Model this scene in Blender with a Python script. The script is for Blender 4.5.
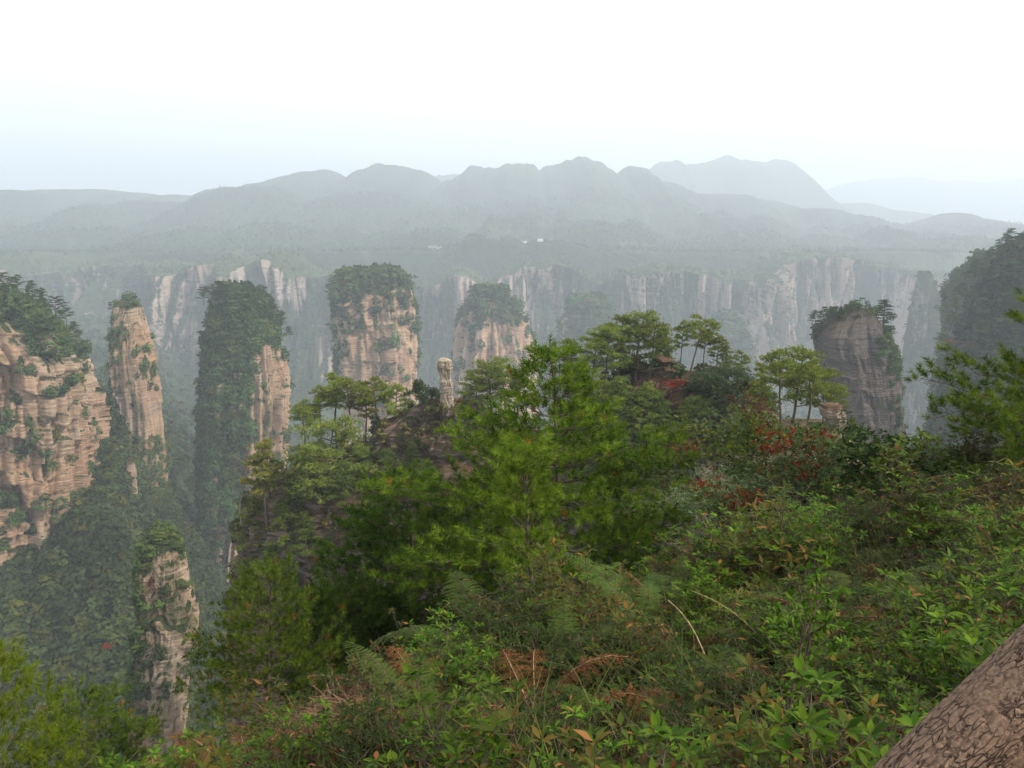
import bpy, math, random
import numpy as np
from mathutils import Vector
for o in list(bpy.data.objects): bpy.data.objects.remove(o)
SC = bpy.context.scene
COL = SC.collection
# ---------------------------------------------------------------- camera, sky, sun, exposure
FPX = 804.0
TH = math.atan(159 / FPX)                 # the camera looks down by this much; it stands at the origin, facing +Y
cam_d = bpy.data.cameras.new('camera'); cam = bpy.data.objects.new('camera', cam_d); COL.objects.link(cam)
cam_d.sensor_width = 36; cam_d.lens = 36 * FPX / 1024
cam_d.clip_start = 0.05; cam_d.clip_end = 40000
cam.rotation_euler = (math.pi / 2 - TH, 0, 0)
SC.camera = cam
SUN_EL, SUN_AZ = math.radians(38), math.radians(113)     # azimuth: clockwise from +Y (the view direction)
HAZE_D = 0.00033
w = bpy.data.worlds.new("World"); SC.world = w; w.use_nodes = True
nt = w.node_tree; nt.nodes.clear()
sky = nt.nodes.new('ShaderNodeTexSky'); sky.sky_type = 'NISHITA'; sky.sun_disc = False
sky.sun_elevation = SUN_EL; sky.sun_rotation = SUN_AZ
sky.air_density = 1.0; sky.dust_density = 6.0; sky.ozone_density = 1.0; sky.altitude = 1000
bg = nt.nodes.new('ShaderNodeBackground'); bg.inputs['Strength'].default_value = 0.12
wo = nt.nodes.new('ShaderNodeOutputWorld')
# thin high overcast over the blue: a veil of cloud with soft patches
tc = nt.nodes.new('ShaderNodeTexCoord'); mp = nt.nodes.new('ShaderNodeMapping'); mp.inputs['Scale'].default_value = (1, 1, 4)
cn = nt.nodes.new('ShaderNodeTexNoise'); cn.inputs['Scale'].default_value = 1.6; cn.inputs['Detail'].default_value = 4
cr = nt.nodes.new('ShaderNodeMapRange'); cr.inputs[1].default_value = .3; cr.inputs[2].default_value = .7
cr.inputs[3].default_value = .74; cr.inputs[4].default_value = .92
mx = nt.nodes.new('ShaderNodeMix'); mx.data_type = 'RGBA'; mx.inputs[7].default_value = (10.9, 10.7, 10.4, 1)
nt.links.new(tc.outputs['Generated'], mp.inputs[0]); nt.links.new(mp.outputs[0], cn.inputs['Vector'])
nt.links.new(cn.outputs['Fac'], cr.inputs[0]); nt.links.new(cr.outputs[0], mx.inputs[0])
nt.links.new(sky.outputs[0], mx.inputs[6]); nt.links.new(mx.outputs[2], bg.inputs[0]); nt.links.new(bg.outputs[0], wo.inputs[0])
sd = bpy.data.lights.new('sun', 'SUN'); sd.energy = 5.0; sd.angle = math.radians(1.5); sd.color = (1.0, 0.92, 0.82)
sun = bpy.data.objects.new('sun', sd); COL.objects.link(sun)
_d = Vector((math.sin(SUN_AZ) * math.cos(SUN_EL), math.cos(SUN_AZ) * math.cos(SUN_EL), math.sin(SUN_EL)))
sun.rotation_euler = _d.to_track_quat('Z', 'Y').to_euler()
SC.view_settings.view_transform = 'Standard'; SC.view_settings.look = 'None'; SC.view_settings.gamma = 1
SC.view_settings.exposure = 0.6
SC.cycles.volume_bounces = 1; SC.cycles.max_bounces = 6; SC.cycles.diffuse_bounces = 2; SC.cycles.transmission_bounces = 4
SC.cycles.transparent_max_bounces = 8
SC.cycles.use_denoising = True
SC.cycles.use_adaptive_sampling = True; SC.cycles.adaptive_threshold = 0.02

# ---------------------------------------------------------------- numeric helpers
def P(px, py, D):
    """point seen at pixel (px, py) at depth Y = D"""
    x = (px - 512) / FPX; y = -(py - 384) / FPX
    dy = math.cos(TH) + y * math.sin(TH); dz = -math.sin(TH) + y * math.cos(TH)
    return np.array([x / dy * D, D, dz / dy * D])
def proj(p):
    """pixel of points p (N,3)"""
    p = np.asarray(p, float)
    f = p[..., 1] * math.cos(TH) - p[..., 2] * math.sin(TH); u = p[..., 1] * math.sin(TH) + p[..., 2] * math.cos(TH)
    f = np.maximum(f, 1e-6)
    return 512 + FPX * p[..., 0] / f, 384 - FPX * u / f
def _h(ix, iy, iz, s):
    n = (ix.astype(np.int64) * 374761393 + iy.astype(np.int64) * 668265263 + iz.astype(np.int64) * 1442695041 + s * 974634777) & 0xffffffff
    n = ((n ^ (n >> 13)) * 1274126177) & 0xffffffff
    n = (n ^ (n >> 16)) & 0xffffffff
    return n.astype(np.float64) / 2147483647.5 - 1
def vn(p, s=0):
    p = np.asarray(p, float); i = np.floor(p); f = p - i; f = f * f * (3 - 2 * f); i = i.astype(np.int64)
    x, y, z = i[..., 0], i[..., 1], i[..., 2]; r = 0
    for a in (0, 1):
        for b in (0, 1):
            for c in (0, 1):
                wgt = (f[..., 0] if a else 1 - f[..., 0]) * (f[..., 1] if b else 1 - f[..., 1]) * (f[..., 2] if c else 1 - f[..., 2])
                r = r + wgt * _h(x + a, y + b, z + c, s)
    return r
def fbm(p, o=4, s=0, g=.5):
    p = np.asarray(p, float); r = 0; a = 1; t = 0
    for k in range(o):
        r = r + a * vn(p * 2.03 ** k + 17.3 * k, s + k); t += a; a *= g
    return r / t * 1.6
def ss(a, b, x): t = np.clip((x - a) / (b - a), 0, 1); return t * t * (3 - 2 * t)
def nrm(v): return v / np.maximum(np.linalg.norm(v, axis=-1, keepdims=True), 1e-9)

# ---------------------------------------------------------------- mesh helpers
def mesh(name, V, F, mat, tint=None, smooth=False):
    """V (N,3); F (M,k) one polygon size, or a list of such arrays"""
    me = bpy.data.meshes.new(name); V = np.ascontiguousarray(V, np.float32)
    if not isinstance(F, list): F = [F]
    F = [np.asarray(f, np.int32) for f in F if len(f)]
    me.vertices.add(len(V)); me.vertices.foreach_set('co', V.ravel())
    li = np.concatenate([f.ravel() for f in F]); tot = np.concatenate([np.full(len(f), f.shape[1], np.int32) for f in F])
    me.loops.add(len(li)); me.loops.foreach_set('vertex_index', li)
    me.polygons.add(len(tot)); st = np.concatenate([[0], np.cumsum(tot)[:-1]]).astype(np.int32)
    me.polygons.foreach_set('loop_start', st); me.polygons.foreach_set('loop_total', tot)
    if smooth: me.polygons.foreach_set('use_smooth', np.ones(len(tot), bool))
    me.update(calc_edges=True)
    if tint is not None:
        a = me.color_attributes.new('tint', 'FLOAT_COLOR', 'POINT')
        c = np.ones((len(V), 4), np.float32); c[:, :3] = tint
        a.data.foreach_set('color', c.ravel())
    me.materials.append(mat)
    return me
def tags(o, label=None, cat=None, group=None, kind=None):
    if label: o['label'] = label
    if cat: o['category'] = cat
    if group: o['group'] = group
    if kind: o['kind'] = kind
    return o
def single(name, me, label=None, cat=None, group=None, kind=None, loc=(0, 0, 0), rot=(0, 0, 0), sc=1):
    o = bpy.data.objects.new(name, me); COL.objects.link(o); o.location = loc; o.rotation_euler = rot
    o.scale = (sc, sc, sc) if not hasattr(sc, '__len__') else sc
    return tags(o, label, cat, group, kind)
def thing(name, label, cat, parts, loc, rotz=0, sc=1, group=None, tilt=(0, 0)):
    """an Empty at the thing's base with one child mesh for each part (meshes are shared by the copies)"""
    r = bpy.data.objects.new(name, None); COL.objects.link(r); r.location = loc; r.rotation_euler = (tilt[0], tilt[1], rotz)
    r.scale = (sc, sc, sc) if not hasattr(sc, '__len__') else sc
    r.empty_display_size = .1
    tags(r, label, cat, group)
    for n, me in parts:
        c = bpy.data.objects.new(n, me); COL.objects.link(c); c.parent = r
    return r
class Tub:
    def __init__(s): s.V = []; s.F = []; s.n = 0
    def add(s, pts, rad, k=6):
        pts = np.asarray(pts, float); rad = np.broadcast_to(rad, (len(pts),)); m = len(pts)
        t = nrm(np.gradient(pts, axis=0)); up = np.array([0, 0, 1.]) if abs(t[0, 2]) < .8 else np.array([1., 0, 0])
        a = nrm(np.cross(t, up)); b = np.cross(t, a); an = np.arange(k) * 2 * math.pi / k
        v = pts[:, None] + rad[:, None, None] * (a[:, None] * np.cos(an)[None, :, None] + b[:, None] * np.sin(an)[None, :, None])
        s.V.append(v.reshape(-1, 3)); i = np.arange(m - 1)[:, None] * k + np.arange(k)[None]; j = np.arange(m - 1)[:, None] * k + (np.arange(k)[None] + 1) % k
        s.F.append(np.stack([i, j, j + k, i + k], -1).reshape(-1, 4) + s.n); s.n += m * k
        return s
    def mesh(s, name, mat, tint=None): return mesh(name, np.concatenate(s.V), np.concatenate(s.F), mat, tint, True)
def blades(base, d, L, W, rng, side=None):
    """one slim triangle for each: base point, direction, length, width"""
    n = len(base); L = np.broadcast_to(L, n)[:, None]; W = np.broadcast_to(W, n)[:, None]
    s = nrm(np.cross(d, rng.normal(size=(n, 3)))) if side is None else side
    V = np.stack([base - s * W / 2, base + s * W / 2, base + d * L], 1).reshape(-1, 3)
    return V, np.arange(3 * n).reshape(-1, 3)
def leaves(base, d, L, W, rng, nup=None, fold=.12):
    """a leaf of two folded quads (six vertices): base, widest pair, tip"""
    n = len(base); L = np.broadcast_to(L, n)[:, None]; W = np.broadcast_to(W, n)[:, None]
    up = nup if nup is not None else nrm(rng.normal(size=(n, 3)) * .5 + np.array([0, 0, 1.]))
    s = nrm(np.cross(d, up)); u = nrm(np.cross(s, d))
    m1 = base + d * L * .4; tip = base + d * L - u * L * .12
    V = np.stack([base, m1 + s * W / 2 + u * W * fold, m1 - s * W / 2 + u * W * fold, tip, m1 + d * L * .25 + s * W * .36 + u * W * fold * .6, m1 + d * L * .25 - s * W * .36 + u * W * fold * .6, m1, m1 + d * L * .25], 1).reshape(-1, 3)
    b = np.arange(n)[:, None] * 8
    F3 = np.concatenate([b + np.array([[0, 1, 6]]), b + np.array([[0, 6, 2]]), b + np.array([[4, 3, 7]]), b + np.array([[7, 3, 5]])])
    F4 = np.concatenate([b + np.array([[1, 4, 7, 6]]), b + np.array([[6, 7, 5, 2]])])
    return V, [F3, F4]

# ---------------------------------------------------------------- materials
def newmat(name):
    m = bpy.data.materials.new(name); m.use_nodes = True; n = m.node_tree; n.nodes.clear(); return m, n
def N(n, t, **kw):
    x = n.nodes.new(t)
    for k, v in kw.items():
        if isinstance(v, tuple) and k.startswith('i_'): x.inputs[k[2:]].default_value = v
        elif k.startswith('i_'): x.inputs[k[2:]].default_value = v
        else: setattr(x, k, v)
    return x
def ramp(n, stops):
    r = n.nodes.new('ShaderNodeValToRGB'); e = r.color_ramp.elements
    while len(e) > 1: e.remove(e[-1])
    e[0].position = stops[0][0]; e[0].color = (*stops[0][1], 1)
    for p, c in stops[1:]: q = e.new(p); q.color = (*c, 1)
    return r
def foliage_mat(name, trans=.35, gloss=.25, rough=.5, var=.25, sat=1.07):
    m, n = newmat(name); L = n.links.new
    at = N(n, 'ShaderNodeAttribute', attribute_name='tint'); oi = N(n, 'ShaderNodeObjectInfo')
    mr = N(n, 'ShaderNodeMapRange'); mr.inputs[3].default_value = 1 - var; mr.inputs[4].default_value = 1 + var
    hs = N(n, 'ShaderNodeHueSaturation'); h2 = N(n, 'ShaderNodeMapRange'); h2.inputs[3].default_value = .49; h2.inputs[4].default_value = .505
    L(oi.outputs['Random'], mr.inputs[0]); L(oi.outputs['Random'], h2.inputs[0])
    hs.inputs['Saturation'].default_value = sat; L(at.outputs['Color'], hs.inputs['Color']); L(mr.outputs[0], hs.inputs['Value']); L(h2.outputs[0], hs.inputs['Hue'])
    pr = N(n, 'ShaderNodeBsdfPrincipled'); pr.inputs['Roughness'].default_value = rough; pr.inputs['Specular IOR Level'].default_value = gloss
    tr = N(n, 'ShaderNodeBsdfTranslucent'); mxs = N(n, 'ShaderNodeMixShader'); mxs.inputs[0].default_value = trans
    L(hs.outputs[0], pr.inputs['Base Color']); L(hs.outputs[0], tr.inputs['Color'])
    L(pr.outputs[0], mxs.inputs[1]); L(tr.outputs[0], mxs.inputs[2]); o = N(n, 'ShaderNodeOutputMaterial'); L(mxs.outputs[0], o.inputs[0])
    return m
def rock_mat(name, base, dark, pale, S=1.0, veg=.5, tilt=0.0, stain=.5, grey=0.35, bumpd=1.0, ga=(.035, .055, .018), gb=(.07, .085, .03), soil=.6):
    """bedded sandstone: beds across, joints and dark run-off streaks down, green where soil holds. S is the bed size in metres"""
    m, n = newmat(name); L = n.links.new
    g = N(n, 'ShaderNodeNewGeometry'); mp0 = N(n, 'ShaderNodeMapping'); mp0.inputs['Rotation'].default_value = (0, tilt, 0)
    L(g.outputs['Position'], mp0.inputs[0]); pos = mp0.outputs[0]
    def nz(scale, detail=5, sc=1.0, rough=.6, src=pos):
        mpn = N(n, 'ShaderNodeMapping'); mpn.inputs['Scale'].default_value = scale
        t = N(n, 'ShaderNodeTexNoise'); t.inputs['Scale'].default_value = sc; t.inputs['Detail'].default_value = detail; t.inputs['Roughness'].default_value = rough
        L(src, mpn.inputs[0]); L(mpn.outputs[0], t.inputs['Vector']); return t.outputs['Fac']
    beds = nz((.04 / S, .04 / S, .55 / S), 7, 1, .68)
    fine = nz((.25 / S, .25 / S, 2.2 / S), 6, 1, .7)
    blot = nz((.05 / S, .05 / S, .035 / S), 5, 1, .6)
    strk = nz((.5 / S, .5 / S, .035 / S), 6, 1, .65, g.outputs['Position'])
    def mix(a, b, f, mode='MIX'):
        x = N(n, 'ShaderNodeMix', data_type='RGBA', blend_type=mode)
        for s, i in ((a, 6), (b, 7), (f, 0)):
            if isinstance(s, tuple): x.inputs[i].default_value = (*s, 1)
            elif isinstance(s, float): x.inputs[i].default_value = s
            else: L(s, x.inputs[i])
        return x.outputs[2]
    def rng_(f, a, b, lo=0., hi=1.):
        x = N(n, 'ShaderNodeMapRange'); x.inputs[1].default_value = a; x.inputs[2].default_value = b; x.inputs[3].default_value = lo; x.inputs[4].default_value = hi
        L(f, x.inputs[0]); return x.outputs[0]
    c = mix(base, pale, rng_(blot, .45, .62))
    gr = tuple(.33 * sum(base) * k for k in (.95, .98, 1.0))
    c = mix(c, gr, rng_(nz((.03 / S, .03 / S, .05 / S), 4), .42, .62, 0., grey))
    c = mix(c, dark, rng_(beds, .56, .68, 0., .5))
    c = mix(c, dark, rng_(fine, .56, .70, 0., .45))
    c = mix(c, dark, rng_(strk, .53, .66, 0., stain * .8))
    # plants and moss held by the ledges and in the damp joints
    sep = N(n, 'ShaderNodeSeparateXYZ'); L(g.outputs['Normal'], sep.inputs[0])
    vg = N(n, 'ShaderNodeMath', operation='ADD'); L(rng_(sep.outputs['Z'], .1, .75, 0, soil), vg.inputs[0]); L(rng_(nz((.06 / S, .06 / S, .02 / S), 6, 1, .65), .35, .75, -.35, .45 * veg * 2), vg.inputs[1])
    vm = rng_(vg.outputs[0], .08, .3)
    gc = mix(ga, gb, rng_(fine, .35, .65))
    c = mix(c, gc, vm)
    hmix = N(n, 'ShaderNodeMath', operation='MULTIPLY_ADD'); L(beds, hmix.inputs[0]); hmix.inputs[1].default_value = 1.2; L(fine, hmix.inputs[2])
    bp = N(n, 'ShaderNodeBump'); bp.inputs['Strength'].default_value = 1.; bp.inputs['Distance'].default_value = 1.4 * S * bumpd; L(hmix.outputs[0], bp.inputs['Height'])
    pr = N(n, 'ShaderNodeBsdfPrincipled'); pr.inputs['Roughness'].default_value = .95; pr.inputs['Specular IOR Level'].default_value = .15
    L(c, pr.inputs['Base Color']); L(bp.outputs[0], pr.inputs['Normal']); o = N(n, 'ShaderNodeOutputMaterial'); L(pr.outputs[0], o.inputs[0])
    return m
def bark_mat(name, a, b, sc=30, bd=.02):
    m, n = newmat(name); L = n.links.new
    tcx = N(n, 'ShaderNodeTexCoord'); mpn = N(n, 'ShaderNodeMapping'); mpn.inputs['Scale'].default_value = (1, 1, .25)
    t = N(n, 'ShaderNodeTexNoise'); t.inputs['Scale'].default_value = sc; t.inputs['Detail'].default_value = 5
    r = ramp(n, [(.35, a), (.65, b)]); bp = N(n, 'ShaderNodeBump'); bp.inputs['Distance'].default_value = bd
    L(tcx.outputs['Object'], mpn.inputs[0]); L(mpn.outputs[0], t.inputs['Vector']); L(t.outputs['Fac'], r.inputs[0]); L(t.outputs['Fac'], bp.inputs['Height'])
    pr = N(n, 'ShaderNodeBsdfPrincipled'); pr.inputs['Roughness'].default_value = .9; L(r.outputs[0], pr.inputs['Base Color']); L(bp.outputs[0], pr.inputs['Normal'])
    o = N(n, 'ShaderNodeOutputMaterial'); L(pr.outputs[0], o.inputs[0]); return m
def tint_mat(name, scale=.08, amp=.35, bd=2., rough=.95, far=False):
    m, n = newmat(name); L = n.links.new
    at = N(n, 'ShaderNodeAttribute', attribute_name='tint'); g = N(n, 'ShaderNodeNewGeometry')
    t = N(n, 'ShaderNodeTexNoise'); t.inputs['Scale'].default_value = scale; t.inputs['Detail'].default_value = 8; t.inputs['Roughness'].default_value = .65
    mr = N(n, 'ShaderNodeMapRange'); mr.inputs[1].default_value = .3; mr.inputs[2].default_value = .7; mr.inputs[3].default_value = 1 - amp; mr.inputs[4].default_value = 1 + amp
    L(g.outputs['Position'], t.inputs['Vector']); L(t.outputs['Fac'], mr.inputs[0])
    vm = N(n, 'ShaderNodeVectorMath', operation='SCALE'); L(at.outputs['Color'], vm.inputs[0]); L(mr.outputs[0], vm.inputs['Scale'])
    bp = N(n, 'ShaderNodeBump'); bp.inputs['Distance'].default_value = bd; L(t.outputs['Fac'], bp.inputs['Height'])
    pr = N(n, 'ShaderNodeBsdfPrincipled'); pr.inputs['Roughness'].default_value = rough; pr.inputs['Specular IOR Level'].default_value = .2
    L(vm.outputs[0], pr.inputs['Base Color']); L(bp.outputs[0], pr.inputs['Normal']); o = N(n, 'ShaderNodeOutputMaterial'); L(pr.outputs[0], o.inputs[0]); return m
def flat_mat(name, c, rough=.8):
    m, n = newmat(name); L = n.links.new
    t = N(n, 'ShaderNodeTexNoise'); t.inputs['Scale'].default_value = .6; r = ramp(n, [(.3, tuple(x * .85 for x in c)), (.7, c)])
    L(t.outputs['Fac'], r.inputs[0]); pr = N(n, 'ShaderNodeBsdfPrincipled'); pr.inputs['Roughness'].default_value = rough
    L(r.outputs[0], pr.inputs['Base Color']); o = N(n, 'ShaderNodeOutputMaterial'); L(pr.outputs[0], o.inputs[0]); return m
M_FOL = foliage_mat('foliage', .35, .1, .6); M_NEED = foliage_mat('needles', .36, .06, .55, .12); M_LEAF = foliage_mat('glossy_leaf', .36, .1, .5, .25)
M_DRY = foliage_mat('dry_leaf', .3, .15, .7, .3)
M_FOREST = foliage_mat('forest_leaf', .25, .1, .7, .0)
M_BARK = bark_mat('pine_bark', (.035, .024, .018), (.12, .085, .06)); M_BARKP = bark_mat('pale_bark', (.1, .085, .07), (.3, .27, .23))
M_TWIG = bark_mat('twig_bark', (.03, .02, .014), (.1, .065, .04), 60, .004); M_STRAW = bark_mat('straw', (.2, .13, .07), (.42, .3, .17), 40, .002)
M_RPINK = rock_mat('sandstone_pink', (.54, .33, .20), (.10, .065, .05), (.62, .46, .31), 2.6, .3, grey=.12)
M_RTAN = rock_mat('sandstone_tan', (.48, .30, .18), (.10, .07, .05), (.60, .43, .29), 1.8, .55, .12)
M_RGREY = rock_mat('sandstone_grey', (.17, .135, .12), (.05, .044, .042), (.25, .2, .17), 2.2, .12, .03, .25, .5, ga=(.09, .07, .05), gb=(.16, .12, .09), bumpd=1.5)
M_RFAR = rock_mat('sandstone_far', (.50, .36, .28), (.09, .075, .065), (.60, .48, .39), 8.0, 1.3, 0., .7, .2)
M_RNEAR = rock_mat('sandstone_near', (.27, .19, .14), (.07, .05, .04), (.46, .36, .27), 1.0, .35, ga=(.07, .06, .03), gb=(.17, .09, .055))
M_RPALE = rock_mat('sandstone_pale', (.46, .37, .28), (.16, .12, .09), (.55, .46, .36), .8, .0, .1, .3, soil=.0)
M_ROR = rock_mat('sandstone_orange', (.26, .13, .08), (.06, .04, .03), (.36, .2, .12), .8, .0, .2, .3, soil=.0)
M_TERR = tint_mat('ground_cover', .09, .5, 5.)
# ================================================================ the setting: one terrain sheet to the horizon
_E = np.array([[-60, -20], [-8, -.5], [-4, 2.4], [-2.3, 4.0], [-.84, 5.5], [.82, 7.0], [2.67, 8.5], [5, 10.2], [7, 11.2], [12, 13], [60, 30]], float)
def near_h(x, y):
    """height of the overgrown slope below the viewpoint"""
    e = np.maximum(y - np.interp(x, _E[:, 0], _E[:, 1]), 0)
    xp = np.clip(x, -6, 12)
    z = -1.72 - .3 * np.maximum(y, .3) + .12 * xp + .16 * np.minimum(xp, 0) + .019 * np.maximum(xp, 0) ** 2 - .38 * e - .028 * e ** 2
    z = z + .10 * fbm(np.stack([x * .7, y * .7, x * 0], -1), 3, 5)
    return z
RIDGES = [  # depth, thickness, crest in the picture, base height
    (2900, 640, [(-400, 235), (-200, 215), (0, 205), (20, 199), (45, 207), (80, 212), (130, 210), (160, 198), (190, 208), (225, 197), (250, 190), (275, 193), (310, 208), (360, 230), (420, 250), (600, 262)]),
    (3600, 1050, [(-400, 215), (-100, 205), (60, 205), (80, 199), (105, 196), (130, 203), (200, 205), (280, 190), (330, 179), (360, 174), (385, 170), (405, 175), (440, 180), (470, 169), (500, 167), (530, 171), (560, 169), (580, 167), (605, 169), (625, 170), (640, 181), (680, 196), (715, 200), (760, 210), (800, 218), (850, 228), (900, 240), (1024, 255), (1300, 250)]),
    (5000, 800, [(-400, 200), (0, 215), (300, 205), (540, 172), (570, 163), (600, 171), (640, 176), (665, 168), (700, 163), (730, 160), (755, 163), (775, 176), (800, 190), (830, 205), (870, 214), (920, 225), (1100, 235)]),
    (8500, 1300, [(-600, 205), (0, 215), (600, 215), (780, 205), (810, 190), (845, 182), (880, 180), (920, 181), (950, 177), (990, 184), (1024, 186), (1100, 180), (1400, 190)]),
    (3000, 400, [(700, 275), (860, 262), (910, 245), (925, 224), (950, 215), (975, 219), (1000, 228), (1050, 236), (1200, 225), (1500, 220)]),
    (2250, 260, [(-300, 236), (-60, 232), (40, 240), (120, 234), (200, 243), (290, 236), (380, 246), (470, 232), (540, 224), (600, 230), (680, 244), (760, 236), (840, 246), (930, 240), (1060, 250), (1300, 240)]),
    (2600, 300, [(-300, 222), (-60, 226), (60, 224), (130, 230), (210, 222), (260, 230), (350, 226), (430, 222), (500, 212), (560, 206), (620, 214), (680, 228), (740, 222), (800, 232), (880, 236), (1060, 242), (1300, 240)]),
    (1800, 260, [(300, 290), (380, 272), (430, 254), (480, 246), (560, 247), (640, 252), (720, 258), (800, 262), (900, 268), (1000, 270), (1300, 260)]),
]
def terr_h(x, y):
    r = np.hypot(x, y); yy = np.maximum(y, 1e-3); pxl = 512 + 815 * np.clip(x / yy, -3, 3)
    zn = near_h(x, y)
    zn = np.where(y < .8, np.maximum(zn, -2.4), zn)
    # forested valley under the pillars, with a ravine running away from the viewer
    v = -215 + 45 * ss(200, 430, r) * ss(260, 60, pxl) + 40 * ss(330, 60, pxl) * ss(300, 520, y) * ss(900, 640, y)
    v = v + 48 * ss(150, 80, pxl) * ss(215, 330, y) * (.45 + .55 * ss(-20, 100, pxl)) * ss(520, 400, y)
    v = v - 80 * ss(300, 600, y) * ss(120, 240, pxl)
    v = v + 70 * ss(960, 1200, pxl) * ss(60, 400, y)
    v = v + 12 * fbm(np.stack([x * .012, y * .012, x * 0], -1), 4, 11) + 3 * fbm(np.stack([x * .06, y * .06, x * 0], -1), 3, 12)
    t = ss(30, 150, r)
    z = np.where(r < 30, zn, np.maximum(zn, -900) * (1 - t) + v * t); z = np.maximum(z, np.where(r < 30, -400, v - 40))
    # the plateau beyond the far cliffs
    pl = -62 + (10 + 16 * ss(1900, 2600, y)) * fbm(np.stack([x * .004, y * .004, x * 0], -1), 4, 21)
    tp = ss(1700, 1790, y)
    z = z * (1 - tp) + pl * tp
    nzs = fbm(np.stack([x * .0016, y * .0016, x * 0], -1), 5, 31); spur = 1 - np.abs(fbm(np.stack([x * .0026, y * .0012, x * 0], -1), 4, 41))
    for D, th, pts in RIDGES:
        a = np.array(pts, float); cz = np.array([P(p_, q_, D)[2] for p_, q_ in pts])
        crest = np.interp(512 + 820 * x / D, a[:, 0], cz)
        # fine tooth of the crest line
        crest = crest + (20 * fbm(np.stack([x / 170, x * 0 + 2, x * 0], -1), 4, 52) if D == 1800 else 0) + D * (.008 * fbm(np.stack([x / D * 40, x * 0 + D, x * 0], -1), 4, 51, .55) + .016 * (np.abs(fbm(np.stack([x / D * 13, x * 0 + D * .7, x * 0], -1), 2, 53)) ** .8 - .3))
        u = (y - D) / th; u = np.where(u > 0, u * .8, u)
        s = np.exp(-u * u * 1.2); s = s ** 1.0
        hh = -70 + (crest + 70) * s + (spur - .6) * 130 * s * (1 - s) * 2.2 + nzs * 25 * (1 - s) * s * 2
        hh = np.where(s > .02, hh, -999)
        z = np.where(y > 1700, np.maximum(z, -420 + (hh + 420) * ss(1700, 1790, y)), z)
    return z
def terrain():
    core = np.radians(np.linspace(-42, 42, 760)); rest = np.radians(np.linspace(42, 318, 110)[1:-1])
    az = np.concatenate([core, rest]); R = np.concatenate([[.4, .8], np.geomspace(1.2, 1300, 330), np.geomspace(1310, 3000, 190), np.geomspace(3020, 13000, 190)])
    A, RR = np.meshgrid(az, R); X = np.sin(A) * RR; Y = np.cos(A) * RR
    Z = terr_h(X, Y); V = np.stack([X, Y, Z], -1); m, k = A.shape
    i = np.arange(m - 1)[:, None] * k + np.arange(k)[None]; j = np.arange(m - 1)[:, None] * k + (np.arange(k)[None] + 1) % k
    F = np.stack([i, i + k, j + k, j], -1).reshape(-1, 4)
    F = F[:, ::-1]
    c = V.reshape(-1, 3); F3 = np.array([[0, 1, 2]]) * 0
    # colours of the ground itself: soil and litter near, wooded slopes, paler terraced fields on the plateau
    r = np.hypot(c[:, 0], c[:, 1]); t = np.zeros((len(c), 3))
    near = np.array([.045, .034, .02]); wood = np.array([.034, .052, .02]); fld = np.array([.11, .14, .05])
    f1 = fbm(c * .004, 4, 61)[:, None]; wcol = wood * (1 + .45 * f1) * (1 - .35 * ss(1600, 1800, c[:, 1]))[:, None] + np.array([.012, .004, 0]) * np.clip(fbm(c * .01, 3, 62), 0, 1)[:, None]
    k1 = ss(25, 70, r)[:, None]; t = near * (1 - k1) + wcol * k1
    sl = np.abs(fbm(c * np.array([.004, .0065, .004]), 3, 63)); f2 = (ss(.10, .0, sl) * ss(1650, 1720, c[:, 1]) * ss(3000, 2400, c[:, 1]) * ss(30, -20, c[:, 2]))[:, None]
    t = t * (1 - f2 * .45) + fld * f2 * .45
    n0 = len(c); V2 = np.concatenate([c, [[0, 0, Z[0].mean()]]]); a = np.arange(k)
    cap = np.stack([a, (a + 1) % k, np.full(k, n0)], -1)[:, ::-1]
    me = mesh('ground', V2, [F, cap], M_TERR, np.concatenate([t, [near]]), True)
    single('ground', me, 'soil slope falling to a wooded valley and hazy ridges beyond', None, kind='structure')
terrain()

# ---------------------------------------------------------------- forest cover: many small crowns in one mesh
def crown_tpl(seed, nf, kind):
    rng = np.random.default_rng(seed)
    u = nrm(rng.normal(size=(nf, 3))); rad = rng.random(nf) ** .16
    lump = 1 + .5 * fbm(u * 1.9 + seed, 2, seed)
    p = u * rad[:, None] * lump[:, None]
    if kind == 'cone':
        h = rng.random(nf); rr = (1 - h) ** .8 * .55 * (.35 + .65 * np.sqrt(rng.random(nf))) * (1 + .25 * np.sin(h * 34 + seed)); a = rng.random(nf) * 6.283
        p = np.stack([np.cos(a) * rr, np.sin(a) * rr, h * 1.3 + .05], -1); s = .30
    elif kind == 'flat':
        k = rng.integers(0, 4, nf); cz = np.array([.5, .75, 1.0, 1.2])[k]; off = rng.normal(size=(4, 2)) * .22
        rr = np.sqrt(rng.random(nf)) * np.array([.55, .62, .5, .32])[k]; a = rng.random(nf) * 6.283
        p = np.stack([np.cos(a) * rr + off[k, 0], np.sin(a) * rr + off[k, 1], cz + rng.normal(size=nf) * .035], -1); s = .26
    else:
        p = p * np.array([.5, .5, .55]) + np.array([0, 0, .6]); s = .3
    out = nrm((p - [0, 0, .55]) * [1, 1, 1.3] + rng.normal(size=(nf, 3)) * .22) if kind == 'round' else nrm(rng.normal(size=(nf, 3)) * .4 + (p - [0, 0, .2]) * [1.6, 1.6, 0] + [0, 0, .8])
    d = nrm(np.cross(out, rng.normal(size=(nf, 3)))); e = np.cross(d, out)
    s = s * 1.15 * (.6 + .8 * rng.random(nf))[:, None] * min(1, (60 / nf)) ** .5
    V = np.stack([p - e * s * .5, p + d * s * .45 - e * s * .05, p + e * s * .5 - d * s * .1, p - d * s * .45], 1)
    tn = .85 + .3 * rng.random((nf, 1)) * np.ones((1, 4))
    return V.reshape(-1, 3), tn.reshape(-1)
_TPL = {}
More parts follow.
